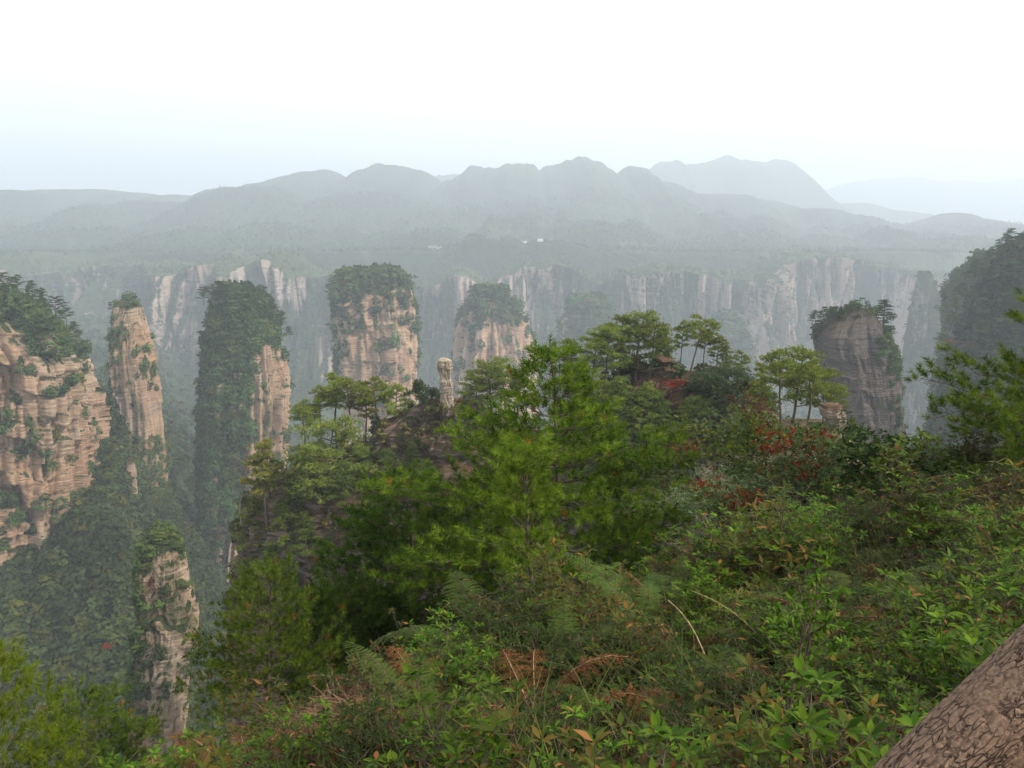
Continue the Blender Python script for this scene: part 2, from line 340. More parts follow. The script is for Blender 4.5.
def forest(name, pts, size, label, nf=60, kinds=('round', 'round', 'flat', 'cone'), base=(.05, .085, .025), warm=.04, seed=0, red=0.005):
    if len(pts) == 0: return
    rng = np.random.default_rng(seed); Vs, Fs, Ts, n = [], [], [], 0
    pts = np.asarray(pts); kk = rng.integers(0, len(kinds), len(pts)); vv = rng.integers(0, 3, len(pts)); size = np.broadcast_to(size, len(pts))
    for ki in range(len(kinds)):
        for v in range(3):
            sel = (kk == ki) & (vv == v)
            if not sel.any(): continue
            key = (kinds[ki], v, nf)
            if key not in _TPL: _TPL[key] = crown_tpl(v * 7 + ki + 3, nf, kinds[ki])
            tv, tt = _TPL[key]; q = pts[sel]; m = len(q)
            a = rng.random(m) * 6.283; s = size[sel] * (.7 + .6 * rng.random(m)); ca, sa = np.cos(a), np.sin(a)
            x = tv[None, :, 0] * ca[:, None] - tv[None, :, 1] * sa[:, None]; y = tv[None, :, 0] * sa[:, None] + tv[None, :, 1] * ca[:, None]
            W = np.stack([x * s[:, None], y * s[:, None], np.broadcast_to(tv[None, :, 2], x.shape) * s[:, None] * (.85 + .3 * rng.random((m, 1)))], -1) + q[:, None]
            c = np.array(base)[None] * (1 + .9 * (rng.random((m, 1)) - .5) + .35 * fbm(q * .03, 2, 5)[:, None])
            c = c + np.array([.05, .03, -.005])[None] * (rng.random((m, 1)) < warm * 4) * rng.random((m, 1)); isr = rng.random((m, 1)) < red
            c = np.where(isr, np.array([[.10, .045, .025]]), c)
            Ts.append((c[:, None, :] * tt[None, :, None]).reshape(-1, 3)); Vs.append(W.reshape(-1, 3)); k = m * len(tv)
            Fs.append(np.arange(n, n + k).reshape(-1, 4)); n += k
    me = mesh(name, np.concatenate(Vs), np.concatenate(Fs), M_FOREST, np.clip(np.concatenate(Ts), .004, 1))
    return single(name, me, label, 'forest', kind='stuff')

# ---------------------------------------------------------------- rock masses
def rock(name, D, rows, mat, label, cat='rock pillar', seed=1, dr=.8, na=220, nh=240, flute=.12, nfl=7, rough=.05, boxy=3.0, bed=None, kind=None, group=None, crown=.5, yoff=0, rotf=0., ext=120, blocks=1., bedk=.5):
    """a lofted rock: rows are (picture row, left edge, right edge) at depth D; joints, beds and breakage are real relief.
    returns vertex positions, normals for the plants that grow on it"""
    rows = sorted(rows); rows.append((rows[-1][0] + ext, rows[-1][1] - ext * .06, rows[-1][2] + ext * .06)); py = np.array([r[0] for r in rows], float)
    z = np.array([P(512, q, D)[2] for q in py]); xl = np.array([P(a, q, D)[0] for q, a, b in rows]); xr = np.array([P(b, q, D)[0] for q, a, b in rows])
    wid = (xr - xl).max(); t = np.linspace(0, 1, nh); ztop, zbot = z[0], z[-1]; zz = ztop + (zbot - ztop) * t ** 1.1
    XL = np.interp(-zz, -z, xl); XR = np.interp(-zz, -z, xr); LP = proj(np.stack([XL, XL * 0 + D, zz], -1))[0]; RP = proj(np.stack([XR, XL * 0 + D, zz], -1))[0]; cx = (XL + XR) / 2; a = (XR - XL) / 2
    th = np.linspace(0, 2 * math.pi, na, endpoint=False) + rotf
    ct, st = np.cos(th), np.sin(th); p = boxy; rr = (np.abs(ct) ** p + np.abs(st) ** p) ** (-1 / p)
    for _ in range(5):        # a deep rock off to one side shows its flank: fit width and place so that the outline is right
        q_ = np.stack([cx[:, None] + a[:, None] * rr * ct, D + yoff + a[:, None] * dr * rr * st, np.broadcast_to(zz[:, None], (nh, na))], -1); qx = proj(q_)[0]
        XL = XL + (LP - qx.min(1)) * D / 804 * .8; XR = XR + (RP - qx.max(1)) * D / 804 * .8; XR = np.maximum(XR, XL + .02 * wid); cx = (XL + XR) / 2; a = (XR - XL) / 2
    TH_, ZZ = np.meshgrid(th, zz); CT, ST = np.cos(TH_), np.sin(TH_)
    A = a[:, None]; cy = D + yoff; B = A * dr
    q = np.stack([CT * nfl / 2.2, ST * nfl / 2.2, ZZ / wid * .55], -1)
    f = fbm(q, 3, seed); fl = np.abs(f) ** .6 * 1.5 - .55 + .22 * fbm(q * 2.6, 3, seed + 2)                         # deep vertical joints between rounded buttresses
    q2 = np.stack([CT * nfl * 1.8, ST * nfl * 1.8, ZZ / wid * 2.2], -1); f2 = fbm(q2, 4, seed + 9)
    bd = bed or wid * .05
    st_ = fbm(np.stack([CT * .7, ST * .7, ZZ / bd], -1), 3, seed + 20)                # beds stand out or are undercut
    q3 = np.stack([CT * wid / bd * .35, ST * wid / bd * .35, ZZ / bd * 1.3], -1); f3 = fbm(q3, 3, seed + 30)
    k = 1 + flute * fl + rough * f2 + rough * .55 * st_ + rough * .35 * f3
    # blocks parted by joints, each standing a little proud or back of its neighbours
    wz = ZZ / bd * .8 + .9 * fbm(np.stack([CT * 2, ST * 2, ZZ / bd * .2], -1), 2, seed + 41); nb = max(8, int(nfl * 3.2)); wt = TH_ / 6.2832 * nb + .8 * fbm(np.stack([CT * 2, ST * 2, ZZ / bd * .35], -1), 2, seed + 42)
    rowi = np.floor(wz); wt = wt + _h(rowi, rowi * 0, rowi * 0, seed) * .5; blk = _h(np.floor(wt) % nb, rowi, rowi * 0 + 7, seed); big = _h(np.floor(np.floor(wt) % nb / 2.999), np.floor(wz / 4), rowi * 0 + 3, seed)
    edge = ss(0, .03, t)[:, None]; k = flute * (fl - .2) * (.35 + .65 * ss(0, .22, t))[:, None] + rough * (f2 * .8 + bedk * st_ + .35 * f3 + blocks * (.5 * blk + .55 * big)) - rough * .5
    k = k * (.4 + .6 * edge); ae = np.minimum(A, 60 * D / 804)
    X = cx[:, None] + (A * rr[None] + ae * k) * CT; Y = cy + (B * rr[None] + ae * k) * ST
    lift = crown * wid * .05 * fbm(np.stack([X / wid * 4, Y / wid * 4, X * 0], -1), 2, seed + 3) * ss(.25, 0, t)[:, None]
    Z = ZZ + lift
    V = np.stack([X, Y, Z], -1)
    i = np.arange(nh - 1)[:, None] * na + np.arange(na)[None]; j = np.arange(nh - 1)[:, None] * na + (np.arange(na)[None] + 1) % na
    F = np.stack([i, i + na, j + na, j], -1).reshape(-1, 4)[:, ::-1]
    # top: rings that close in
    VV = [V.reshape(-1, 3)]; n = nh * na; top = V[0]; c0 = top.mean(0); prev = np.arange(na); FF = [F]
    for s, up in ((.8, .04), (.55, .06), (.28, .07), (.06, .075)):
        ring = c0 + (top - c0) * s; ring[:, 2] += up * wid * .5 * crown * 1.6 + .01 * wid * fbm(ring / wid * 9, 2, seed + 5)
        VV.append(ring); cur = np.arange(n, n + na); n += na
        FF.append(np.stack([prev, np.roll(prev, -1), np.roll(cur, -1), cur], -1)[:, ::-1][:, ::-1]); prev = cur
    VV = np.concatenate(VV); me = mesh(name, VV, [np.concatenate(FF), prev[None, :]], mat, None, False)
    nr = np.zeros((len(me.vertices), 3), np.float32); me.vertices.foreach_get('normal', nr.ravel()) if False else None
    nb = np.empty(len(me.vertices) * 3, np.float32); me.vertices.foreach_get('normal', nb); nr = nb.reshape(-1, 3)
    single(name, me, label, cat, group, kind or 'thing')
    return VV, nr, F, V
def surf_pts(R, n, prob, seed=0):
    """random points on the camera-side and top of a rock, kept with probability prob(px, py, nz, noise)"""
    VV, nr, F, V = R; rng = np.random.default_rng(seed)
    Fq = F; a, b, c, d = (VV[Fq[:, i]] for i in range(4)); ar = np.linalg.norm(np.cross(c - a, d - b), axis=1) / 2
    idx = rng.choice(len(Fq), n, p=ar / ar.sum()); u = rng.random((n, 1)); v = rng.random((n, 1))
    p = (a[idx] * (1 - u) + b[idx] * u) * (1 - v) + (d[idx] * (1 - u) + c[idx] * u) * v
    nn = nrm(np.cross(c - a, d - b)[idx]); nz_ = np.abs(nn[:, 2])
    px, py = proj(p); ext = np.ptp(VV[:, 2]); pr = prob(px, py, nz_, fbm(p / ext * 9, 3, seed + 1))
    return p[rng.random(n) < pr]
def top_pts(R, n, seed=0):
    VV, nr, F, V = R; rng = np.random.default_rng(seed); top = V[0]; c = top.mean(0); i = rng.integers(0, len(top), n); s = np.sqrt(rng.random((n, 1)))
    p = c + (top[i] - c) * s; p[:, 2] += np.ptp(top[:, 0]) * .02; return p
PXM = lambda D: D / 804 * 1.04     # metres for one pixel at depth D

def front(R, px, py):
    """the nearest point of a rock's surface seen around pixel (px, py), else None"""
    V = R[3].reshape(-1, 3); qx, qy = proj(V); d = np.hypot(qx - px, (qy - py)); k = np.where(d < 7)[0]
    if len(k) == 0: k = np.argsort(d)[:4]
    return V[k[np.argmin(V[k, 1])]].copy()
# ================================================================ the far cliff wall
def far_cliffs():
    nx, nz = 1500, 150; px = np.linspace(-160, 1190, nx)
    tops = np.array([(-160, 268), (0, 266), (60, 268), (130, 270), (200, 266), (290, 264), (320, 272), (370, 284), (420, 280), (470, 276), (520, 276), (560, 272), (620, 273), (700, 275), (760, 272), (830, 268), (900, 270), (960, 276), (1190, 270)], float)
    D0 = 1500 + 70 * fbm(np.stack([px / 95, px * 0, px * 0], -1), 3, 71) + 45 * np.sin(px / 60)
    x = (px - 512) / 815 * 1500; top = P(512, 270, 1500)[2] + (270 - np.interp(px, tops[:, 0], tops[:, 1])) * 1.9 + 24 * fbm(np.stack([px / 30, px * 0 + 5, px * 0], -1), 3, 72)
    t = np.linspace(0, 1, nz); zb = -420.
    X = np.broadcast_to(x, (nz, nx)); Z = top[None] + (zb - top[None]) * t[:, None] ** 1.15
    # pillars and clefts: deep where ridged noise folds, each pillar ending at its own height
    q = np.stack([X / 62, Z / 420, X * 0], -1); f = np.abs(fbm(q, 3, 73)); g = np.abs(fbm(np.stack([X / 19, Z / 170, X * 0 + 3], -1), 3, 74))
    out = (f ** .6) * 120 + (g ** .7) * 58
    low = ss(.25, .9, t[:, None] + .25 * fbm(np.stack([X / 90, X * 0, X * 0 + 9], -1), 3, 75)); stepz = fbm(np.stack([X / 300, Z / 13, X * 0], -1), 3, 76) * 3
    Y = D0[None] + 95 - out - low * 150 * (.5 + .5 * fbm(np.stack([X / 45, Z * 0, X * 0 + 4], -1), 2, 77)) - stepz - 160 * t[:, None] ** 2
    Y[0] += 30
    V = np.stack([X, Y, Z], -1); i = np.arange(nz - 1)[:, None] * nx + np.arange(nx - 1)[None]
    F = np.stack([i, i + nx, i + nx + 1, i + 1], -1).reshape(-1, 4)
    c = V.reshape(-1, 3)
    # a back lip tucks into the plateau
    lip = V[0] + np.array([0, 200, 4.]); j = np.arange(nx - 1); n0 = len(c); F2 = np.stack([n0 + j, j, j + 1, n0 + j + 1], -1)
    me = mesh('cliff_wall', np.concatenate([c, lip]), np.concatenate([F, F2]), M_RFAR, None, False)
    single('cliff_wall', me, 'long hazy wall of pinkish sandstone cliffs across the far side of the valley', None, kind='structure')
    return c, F, V
fc, fF, fV = far_cliffs()
rng = np.random.default_rng(4)
a_, b_, c_, d_ = (fc[fF[:, i]] for i in range(4)); nn_ = nrm(np.cross(c_ - a_, d_ - b_)); idx = rng.integers(0, len(fF), 26000)
cen = (a_ + c_)[idx] / 2; nz_ = np.abs(nn_[idx, 2]); ms = fbm(cen * np.array([.018, .018, .008]), 3, 8)
keep = rng.random(len(idx)) < np.clip(ss(.1, .6, nz_) * .9 + ss(.05, .45, ms) * .75 + ss(-230, -330, cen[:, 2]) * .5, 0, 1)
lip_ = fV[0][rng.integers(0, fV.shape[1], 2600)] + rng.normal(size=(2600, 3)) * [3, 0, 1] + np.stack([np.zeros(2600), rng.random(2600) * 150, np.zeros(2600)], -1)
forest('cliff_forest', np.concatenate([cen[keep], lip_]), 7., 'hazy woodland clinging to the ledges and rim of the far cliff wall', 16, ('round', 'cone'), seed=3, red=0)
# woodland over the plateau and the mountain flanks
def terr_pts(n, x0, x1, y0, y1, seed, cond=None, logy=True):
    r_ = np.random.default_rng(seed); y = np.exp(r_.uniform(math.log(y0), math.log(y1), n)) if logy else r_.uniform(y0, y1, n)
    pxx = r_.uniform(x0, x1, n); x = (pxx - 512) / 815 * y; z = terr_h(x, y); p = np.stack([x, y, z], -1)
    if cond is not None: p = p[cond(p)]
    return p
forest('plateau_forest', terr_pts(20000, -60, 1090, 1700, 2800, 5), 6., 'faint woodland covering the plateau and hills behind the far cliffs', 14, ('round',), base=(.038, .06, .02), seed=4, red=0, warm=0)

# ================================================================ pillars, left to right
S = 1
def cap_prob(cap, strips=(), base=.04, ledge=.6, noise=.35, top=0):
    """cap: picture row above which trees cover everything (may depend on px as a list); strips: (px0, px1, py0, py1, prob)"""
    ca = np.array(cap, float)
    def f(px, py, nz, n):
        cp = np.interp(px, ca[:, 0], ca[:, 1]); pr = ss(cp + 8, cp - 8, py + n * 14)
        pr = np.maximum(pr, base + ledge * ss(.25, .7, nz) + ss(.25, .8, n) * noise)
        for x0, x1, y0, y1, v in strips:
            i = (px > x0) & (px < x1) & (py > y0) & (py < y1); pr = np.where(i, v, pr)
        return np.clip(pr, 0, 1)
    return f
# left massif
mA = rock('rock_massif', 335, [(304, -120, 20), (314, -130, 46), (330, -140, 64), (350, -150, 78), (365, -150, 90), (395, -150, 99), (430, -150, 100), (480, -150, 99), (620, -150, 99)], M_RPINK,
          'massive tan cliff with a tree-covered top at the left edge, lit on its right side', 'cliff', seed=3, dr=.55, flute=.24, nfl=10, rough=.08, boxy=2.6, na=460, nh=380, bed=6, yoff=15, blocks=3.2)
pA = surf_pts(mA, 11000, cap_prob([(-50, 300), (0, 312), (40, 335), (60, 346), (80, 356), (100, 368)], base=.006, ledge=.35, noise=.3), 1)
forest('massif_forest', np.concatenate([pA, top_pts(mA, 1300, 1)]), 4.6, 'dark green trees over the top and ledges of the big left cliff', 150, seed=11)
mB = rock('rock_pillar', 440, [(300, 119, 136), (306, 113, 142), (330, 112, 148), (365, 111, 155), (400, 114, 159), (440, 116, 162), (480, 112, 164), (560, 105, 170)], M_RTAN,
          'slender tapering pillar standing alone right of the big left cliff', seed=5, flute=.2, nfl=5, rough=.06, bed=6, nh=300, blocks=1.8)
pB = surf_pts(mB, 3600, cap_prob([(110, 300), (122, 303), (140, 296), (170, 296)], [(105, 124, 312, 345, .55), (118, 138, 350, 378, .35), (105, 122, 345, 440, .25), (105, 200, 440, 600, .85)], base=.02, ledge=.3, noise=.4), 2)
forest('pillar_forest', np.concatenate([pB, top_pts(mB, 4, 2)]), 3.4, 'scrubby trees on the top and left flank of the slender left pillar', 130, seed=12)
mC = rock('rock_pillar', 480, [(300, 222, 254), (308, 214, 264), (325, 209, 274), (350, 207, 281), (375, 206, 287), (400, 205, 289), (430, 205, 288), (470, 204, 286), (530, 200, 283), (620, 194, 282)], M_RPINK,
          'broad pillar smothered in trees with bare lit rock down its right edge', seed=7, flute=.3, nfl=8, rough=.06, bed=7, nh=320, na=320, blocks=1.8)
pC = surf_pts(mC, 9500, cap_prob([(190, 600), (236, 520), (248, 430), (256, 360), (268, 340), (295, 336)], [(262, 282, 350, 440, .02), (282, 300, 370, 440, .03)], base=.03, ledge=.5, noise=.6), 3)
forest('pillar_forest', np.concatenate([pC, top_pts(mC, 330, 3)]), 6.2, 'thick dark forest over the broad pillar between the slender and the flat-topped ones', 150, seed=13)
mD = rock('rock_pillar', 700, [(282, 340, 402), (290, 332, 411), (300, 331, 415), (330, 333, 418), (360, 336, 420), (400, 340, 420), (450, 342, 420), (540, 338, 424)], M_RPINK,
          'wide flat-topped pink pillar with a rounded tree cap in the middle distance', seed=15, flute=.12, nfl=6, rough=.06, blocks=1.8, bed=9, nh=260, dr=.85, boxy=3.4)
pD = surf_pts(mD, 6000, cap_prob([(325, 330), (345, 318), (360, 312), (372, 292), (400, 288), (420, 292)], [(325, 345, 330, 400, .45)], base=.012, ledge=.35, noise=.22), 4)
forest('pillar_forest', np.concatenate([pD, top_pts(mD, 900, 4) + [0, 0, 1.]]), 7., 'rounded tree cap and left-side trees on the wide flat-topped pillar', 80, seed=14)
mE = rock('rock_pillar', 900, [(300, 474, 506), (310, 463, 518), (325, 457, 526), (345, 454, 531), (380, 452, 532), (430, 450, 532), (520, 448, 534)], M_RPINK,
          'hazy grey pink pillar with a domed wood on top, right of the flat-topped one', seed=25, flute=.3, nfl=7, rough=.06, bed=10, nh=220)
pE = surf_pts(mE, 5200, cap_prob([(450, 322), (470, 330), (500, 322), (532, 318)], [(450, 466, 330, 420, .2)], base=.03, ledge=.7, noise=.5), 5)
forest('pillar_forest', np.concatenate([pE, top_pts(mE, 500, 5) + [0, 0, 2.]]), 8., 'domed wood on the hazy pillar right of the flat-topped one', 60, seed=15)
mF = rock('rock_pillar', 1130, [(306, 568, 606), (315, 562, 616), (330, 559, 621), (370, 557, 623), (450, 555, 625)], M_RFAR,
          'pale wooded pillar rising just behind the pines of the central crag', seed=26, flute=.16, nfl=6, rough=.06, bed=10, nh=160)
forest('pillar_forest', np.concatenate([surf_pts(mF, 1500, cap_prob([(550, 345), (630, 345)], base=.1), 6), top_pts(mF, 400, 6)]), 9., 'wood covering the pale pillar behind the central pines', 40, seed=16)
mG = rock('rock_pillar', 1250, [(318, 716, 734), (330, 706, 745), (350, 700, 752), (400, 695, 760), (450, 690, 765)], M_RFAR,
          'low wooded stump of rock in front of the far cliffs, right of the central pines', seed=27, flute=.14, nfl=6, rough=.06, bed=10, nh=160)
forest('pillar_forest', np.concatenate([surf_pts(mG, 2600, cap_prob([(690, 400), (770, 400)], base=.3), 7), top_pts(mG, 200, 7)]), 9., 'wood over the low rock stump before the far cliffs', 40, seed=17)
mJ = rock('rock_pillar', 1050, [(280, 918, 930), (288, 913, 937), (310, 909, 941), (350, 903, 945), (400, 898, 950), (480, 890, 960)], M_RFAR,
          'hazy narrow pillar half hidden by the steep right-hand wooded slope', seed=28, flute=.16, nfl=6, rough=.06, bed=10, nh=200)
forest('pillar_forest', np.concatenate([surf_pts(mJ, 1800, cap_prob([(900, 300), (925, 296), (945, 284)], [(900, 925, 290, 400, .5)], base=.15), 8), top_pts(mJ, 60, 8)]), 6., 'trees on the hazy narrow pillar beside the right slope', 70, seed=18)
mL = rock('rock_outcrop', 385, [(462, 127, 134), (475, 125, 137), (500, 124, 138), (512, 127, 136), (540, 124, 140)], M_RTAN, 'small bare rock tooth poking out of the valley woods below the slender pillar', 'rock', seed=29, na=80, nh=90, flute=.1, nfl=4, rough=.08, bed=4)
# lower left crag
mK = rock('rock_crag', 165, [(540, 150, 172), (548, 142, 180), (565, 138, 186), (585, 136, 190), (600, 138, 193), (625, 138, 197), (650, 132, 195), (680, 129, 190), (720, 127, 184), (790, 122, 186)], M_RTAN,
          'small banded tan crag low on the left with scrub on its ledges', 'rock crag', seed=31, flute=.1, nfl=5, rough=.09, bed=2.4, nh=420, ext=400, blocks=2.2)
pK = surf_pts(mK, 4600, cap_prob([(120, 545), (150, 560), (170, 548), (200, 545)], [(120, 150, 555, 660, .8), (150, 190, 590, 600, .6), (150, 196, 600, 640, .03), (130, 200, 655, 672, .5), (120, 150, 660, 768, .35)], base=.05, ledge=.4, noise=.5), 9)
forest('crag_scrub', np.concatenate([pK, top_pts(mK, 60, 9)]), 2.3, 'scrub on the top and left side of the small banded crag', 320, base=(.06, .09, .03), seed=19)
# right pillar
mH = rock('rock_pillar', 260, [(310, 846, 868), (315, 836, 876), (324, 822, 883), (334, 813, 888), (342, 811, 891), (358, 814, 898), (375, 818, 901), (395, 824, 904), (430, 836, 906), (470, 842, 907), (540, 845, 912)], M_RGREY,
          'dark grey banded pillar on the right with pines sprouting from its crown', seed=33, flute=.06, nfl=5, rough=.07, blocks=1.5, bed=3.4, nh=340, na=300, dr=.9, boxy=3.2, rotf=.5)
pH = surf_pts(mH, 2600, cap_prob([(805, 334), (830, 324), (845, 318), (870, 318), (905, 306)], [(880, 910, 335, 378, .75), (890, 912, 375, 500, .2), (832, 880, 323, 500, .01)], base=.006, ledge=.25, noise=.1), 10)
forest('pillar_scrub', pH, 2.4, 'scrub at the left shoulder and right edge of the dark grey pillar', 200, seed=20)
# right-hand wooded slopes
mI = rock('wooded_cliff', 340, [(244, 1034, 1130), (256, 1014, 1180), (277, 996, 1230), (300, 981, 1270), (330, 969, 1300), (365, 958, 1300), (400, 950, 1300), (435, 940, 1300), (480, 925, 1300), (560, 905, 1300)], M_RGREY,
          'steep dark wooded cliff filling the right edge above the near pine branch', 'cliff', seed=35, dr=.5, flute=.12, nfl=11, rough=.05, bed=6, nh=240, na=400, boxy=2.4, yoff=20)
forest('cliff_forest', np.concatenate([surf_pts(mI, 17000, cap_prob([(880, 900), (1300, 900)]), 11), top_pts(mI, 1200, 11)]), 5.4, 'dense dark trees covering the steep cliff at the right edge', 130, ('round', 'flat', 'flat', 'cone'), (.03, .05, .018), seed=21, red=.006)
mI2 = rock('wooded_cliff', 520, [(266, 972, 1010), (277, 960, 1040), (300, 943, 1060), (350, 938, 1080), (420, 930, 1100), (520, 925, 1100)], M_RGREY,
          'paler wooded cliff peeping out behind the steep one at the right', 'cliff', seed=36, dr=.6, flute=.12, nfl=8, rough=.05, bed=6, nh=160)
forest('cliff_forest', np.concatenate([surf_pts(mI2, 5000, cap_prob([(880, 900), (1300, 900)]), 12), top_pts(mI2, 200, 12)]), 6.5, 'hazier trees over the paler cliff behind the right one', 90, seed=22, red=0)
# valley woods
def vis(p): px, py = proj(p); return (px > -40) & (px < 1060) & (py < 800)
forest('valley_forest', terr_pts(9500, -40, 420, 190, 480, 31, vis), 7., 'mixed woodland on the valley slope below the left cliffs', 170, base=(.036, .055, .018), seed=23, red=.006, warm=.06)
forest('valley_forest', terr_pts(10000, -40, 1060, 470, 1450, 32, vis), 8., 'bluish woodland on the valley floor between the pillars', 36, base=(.035, .06, .02), seed=24, red=.004)
# ---------------------------------------------------------------- haze: one closed box of even air
def haze():
    x, y0, y1, z0, z1 = 13400, -13400, 13400, -1100, 900
    V = np.array([(sx * x, sy, sz) for sx in (-1, 1) for sy in (y0, y1) for sz in (z0, z1)], float)
    F = np.array([(0, 1, 3, 2), (4, 6, 7, 5), (0, 4, 5, 1), (2, 3, 7, 6), (0, 2, 6, 4), (1, 5, 7, 3)])
    m, n = newmat('haze'); pv = N(n, 'ShaderNodeVolumePrincipled'); pv.inputs['Density'].default_value = HAZE_D; pv.inputs['Color'].default_value = (.80, .895, 1.0, 1)
    pv.inputs['Anisotropy'].default_value = .3
    o = N(n, 'ShaderNodeOutputMaterial'); n.links.new(pv.outputs[0], o.inputs['Volume'])
    single('haze', mesh('haze', V, F, m), 'pale blue morning haze filling the valley', 'haze', kind='stuff')
haze()
# ================================================================ the middle ground: knoll and crags with pines
mM = rock('rocky_knoll', 118, [(401, 424, 470), (408, 410, 486), (419, 392, 505), (432, 374, 530), (444, 368, 545), (456, 345, 580), (468, 300, 620), (480, 262, 650), (495, 243, 680), (520, 236, 700), (545, 233, 710), (575, 234, 715), (620, 236, 720)], M_RNEAR,
          'brown rocky knoll with scattered pines below the small rock pinnacle', 'rock knoll', seed=41, dr=.36, flute=.05, nfl=9, rough=.10, bed=1.6, blocks=1.1, bedk=1.6, nh=340, na=420, boxy=2.3, crown=.15, rotf=.3)
mO = rock('rock_crag', 98, [(372, 640, 690), (382, 610, 728), (396, 584, 752), (410, 566, 776), (432, 560, 800), (450, 556, 812), (480, 552, 815), (520, 550, 800), (570, 548, 790), (640, 548, 790)], M_RNEAR,
          'pine-covered crag in the centre with a pale rock face showing low on its right', 'rock crag', seed=44, dr=.5, flute=.14, nfl=8, rough=.07, blocks=2., bed=2., nh=300, na=360, boxy=2.4, crown=.2)
mQ = rock('rock_column', 54, [(404, 822, 842), (408, 818, 846), (416, 819, 847), (422, 825, 846), (445, 829, 848), (470, 831, 850), (520, 828, 856)], M_RNEAR,
          'brown rock column with an overhanging cap behind the red-leaved shrub', 'rock', seed=46, dr=.9, flute=.3, nfl=3, rough=.1, bed=.8, nh=160, na=140, crown=.3, boxy=4.5, rotf=.5)
mS = rock('rock_ledge', 96, [(354, 650, 658), (355.5, 646, 668), (358, 648, 674), (361, 655, 673), (363, 658, 670)], M_RNEAR,
          'small brown rock ledge showing between the trunks of the central pines', 'rock', seed=47, dr=2., flute=.5, nfl=2, rough=.3, bed=.5, nh=70, na=90, crown=.1, ext=2)
mN = rock('rock_pinnacle', 116, [(358, 441, 446), (360, 438, 450), (365, 437, 451), (371, 438, 451), (374, 439, 451), (378, 440, 450), (381, 440, 452), (388, 441, 453), (396, 440, 452), (404, 440, 454)], M_RPALE,
          'small pale rock pinnacle with a knob head standing on the brown knoll', 'rock', seed=48, dr=.75, flute=.16, nfl=2.2, rough=.16, bed=.7, nh=170, na=140, crown=.3, ext=8, boxy=5, rotf=.4)

# ---------------------------------------------------------------- mountain pine, seen from about a hundred metres
def pine_far(seed, H=8., crown=.42, Wd=3.2, shape='flat', nl=17, tuf=56, col=(.15, .19, .04), bare=0, lean=.1):
    rng = np.random.default_rng(seed); T = Tub(); k = 9
    t = np.linspace(0, 1, k); wob = np.cumsum(rng.normal(size=(k, 2)) * H * .012, 0); path = np.stack([wob[:, 0] + lean * H * t ** 1.5 * math.cos(seed), wob[:, 1] + lean * H * t ** 1.5 * math.sin(seed), H * t * .97], -1)
    T.add(path, H * .019 * (1 - t * .82) + .02, 6); B = []; Dn = []
    for i in range(nl):
        f = crown + (1 - crown) * ((i + .5) / nl) ** .9; p0 = np.array([np.interp(f, t, path[:, j]) for j in range(3)])
        u = (f - crown) / (1 - crown)
        prof = {'flat': (.75 + .35 * math.sin(3.1 * min(u + .1, 1))) * (1 - .35 * u ** 3), 'cone': 1.1 * (1 - u) ** .75 + .12, 'tall': .55 * (1 - u ** 3) + .25}[shape]
        L = Wd * .5 * prof * rng.uniform(.65, 1.2); az = i * 2.4 + rng.normal() * .5; r = rng.uniform(-.02, .22) + .25 * (u > .9)
        dirv = np.array([math.cos(az), math.sin(az), 0]); s = np.linspace(0, 1, 5)[:, None]
        lp = p0 + dirv * L * s + np.array([0, 0, 1.]) * L * (r * s + .12 * s * s) + rng.normal(size=(5, 3)) * L * .03 * s
        T.add(lp, H * .006 * (1 - s[:, 0] * .8) + .008, 4)
        n = int(tuf * (.6 + L / Wd * 1.3)); q = .3 + .75 * rng.random(n) ** .7; c = np.stack([np.interp(q, s[:, 0], lp[:, j]) for j in range(3)], -1)
        sp = rng.normal(size=(n, 3)) * np.array([.15, .15, .028]) * Wd * .62 * (.5 + .5 * q[:, None]); c = c + sp + np.array([0, 0, .02 * Wd]); c[:, 2] -= (np.hypot(sp[:, 0], sp[:, 1]) * .25)
        B.append(c); Dn.append(np.full(n, u))
    tr = T.mesh('trunk', M_BARK)
    B = np.concatenate(B); u = np.concatenate(Dn); n = len(B); m = 7
    b = np.repeat(B, m, 0) + rng.normal(size=(n * m, 3)) * .05; d = nrm(rng.normal(size=(n * m, 3)) * np.array([1, 1, .45]) + np.array([0, 0, .45]))
    V, F = blades(b, d, rng.uniform(.18, .36, n * m), rng.uniform(.06, .12, n * m), rng)
    c = np.array(col)[None] * (.72 + .5 * rng.random((n, 1))); c = c * (1 + .25 * fbm(B * .9, 2, seed)[:, None]); yl = rng.random((n, 1)) < .08; c = np.where(yl, c * [1.5, 1.15, .9], c)
    cr = mesh('crown', V, F, M_FOL, np.repeat(np.clip(c, .01, 1), m * 3, 0))
    return [('trunk', tr), ('crown', cr)]
PF = [pine_far(1, 8, .38, 5.2, 'flat'), pine_far(2, 8, .55, 4.6, 'flat', 14, 56), pine_far(3, 8, .2, 4.2, 'cone', 24, 46), pine_far(4, 8, .45, 3.6, 'tall', 15, 44, (.17, .18, .045)), pine_far(5, 8, .3, 6., 'flat', 21, 52, (.14, .18, .04)),
      pine_far(6, 8, .6, 4.8, 'flat', 13, 58, lean=.2), pine_far(7, 8, .12, 4.6, 'cone', 28, 48, (.11, .15, .035))]
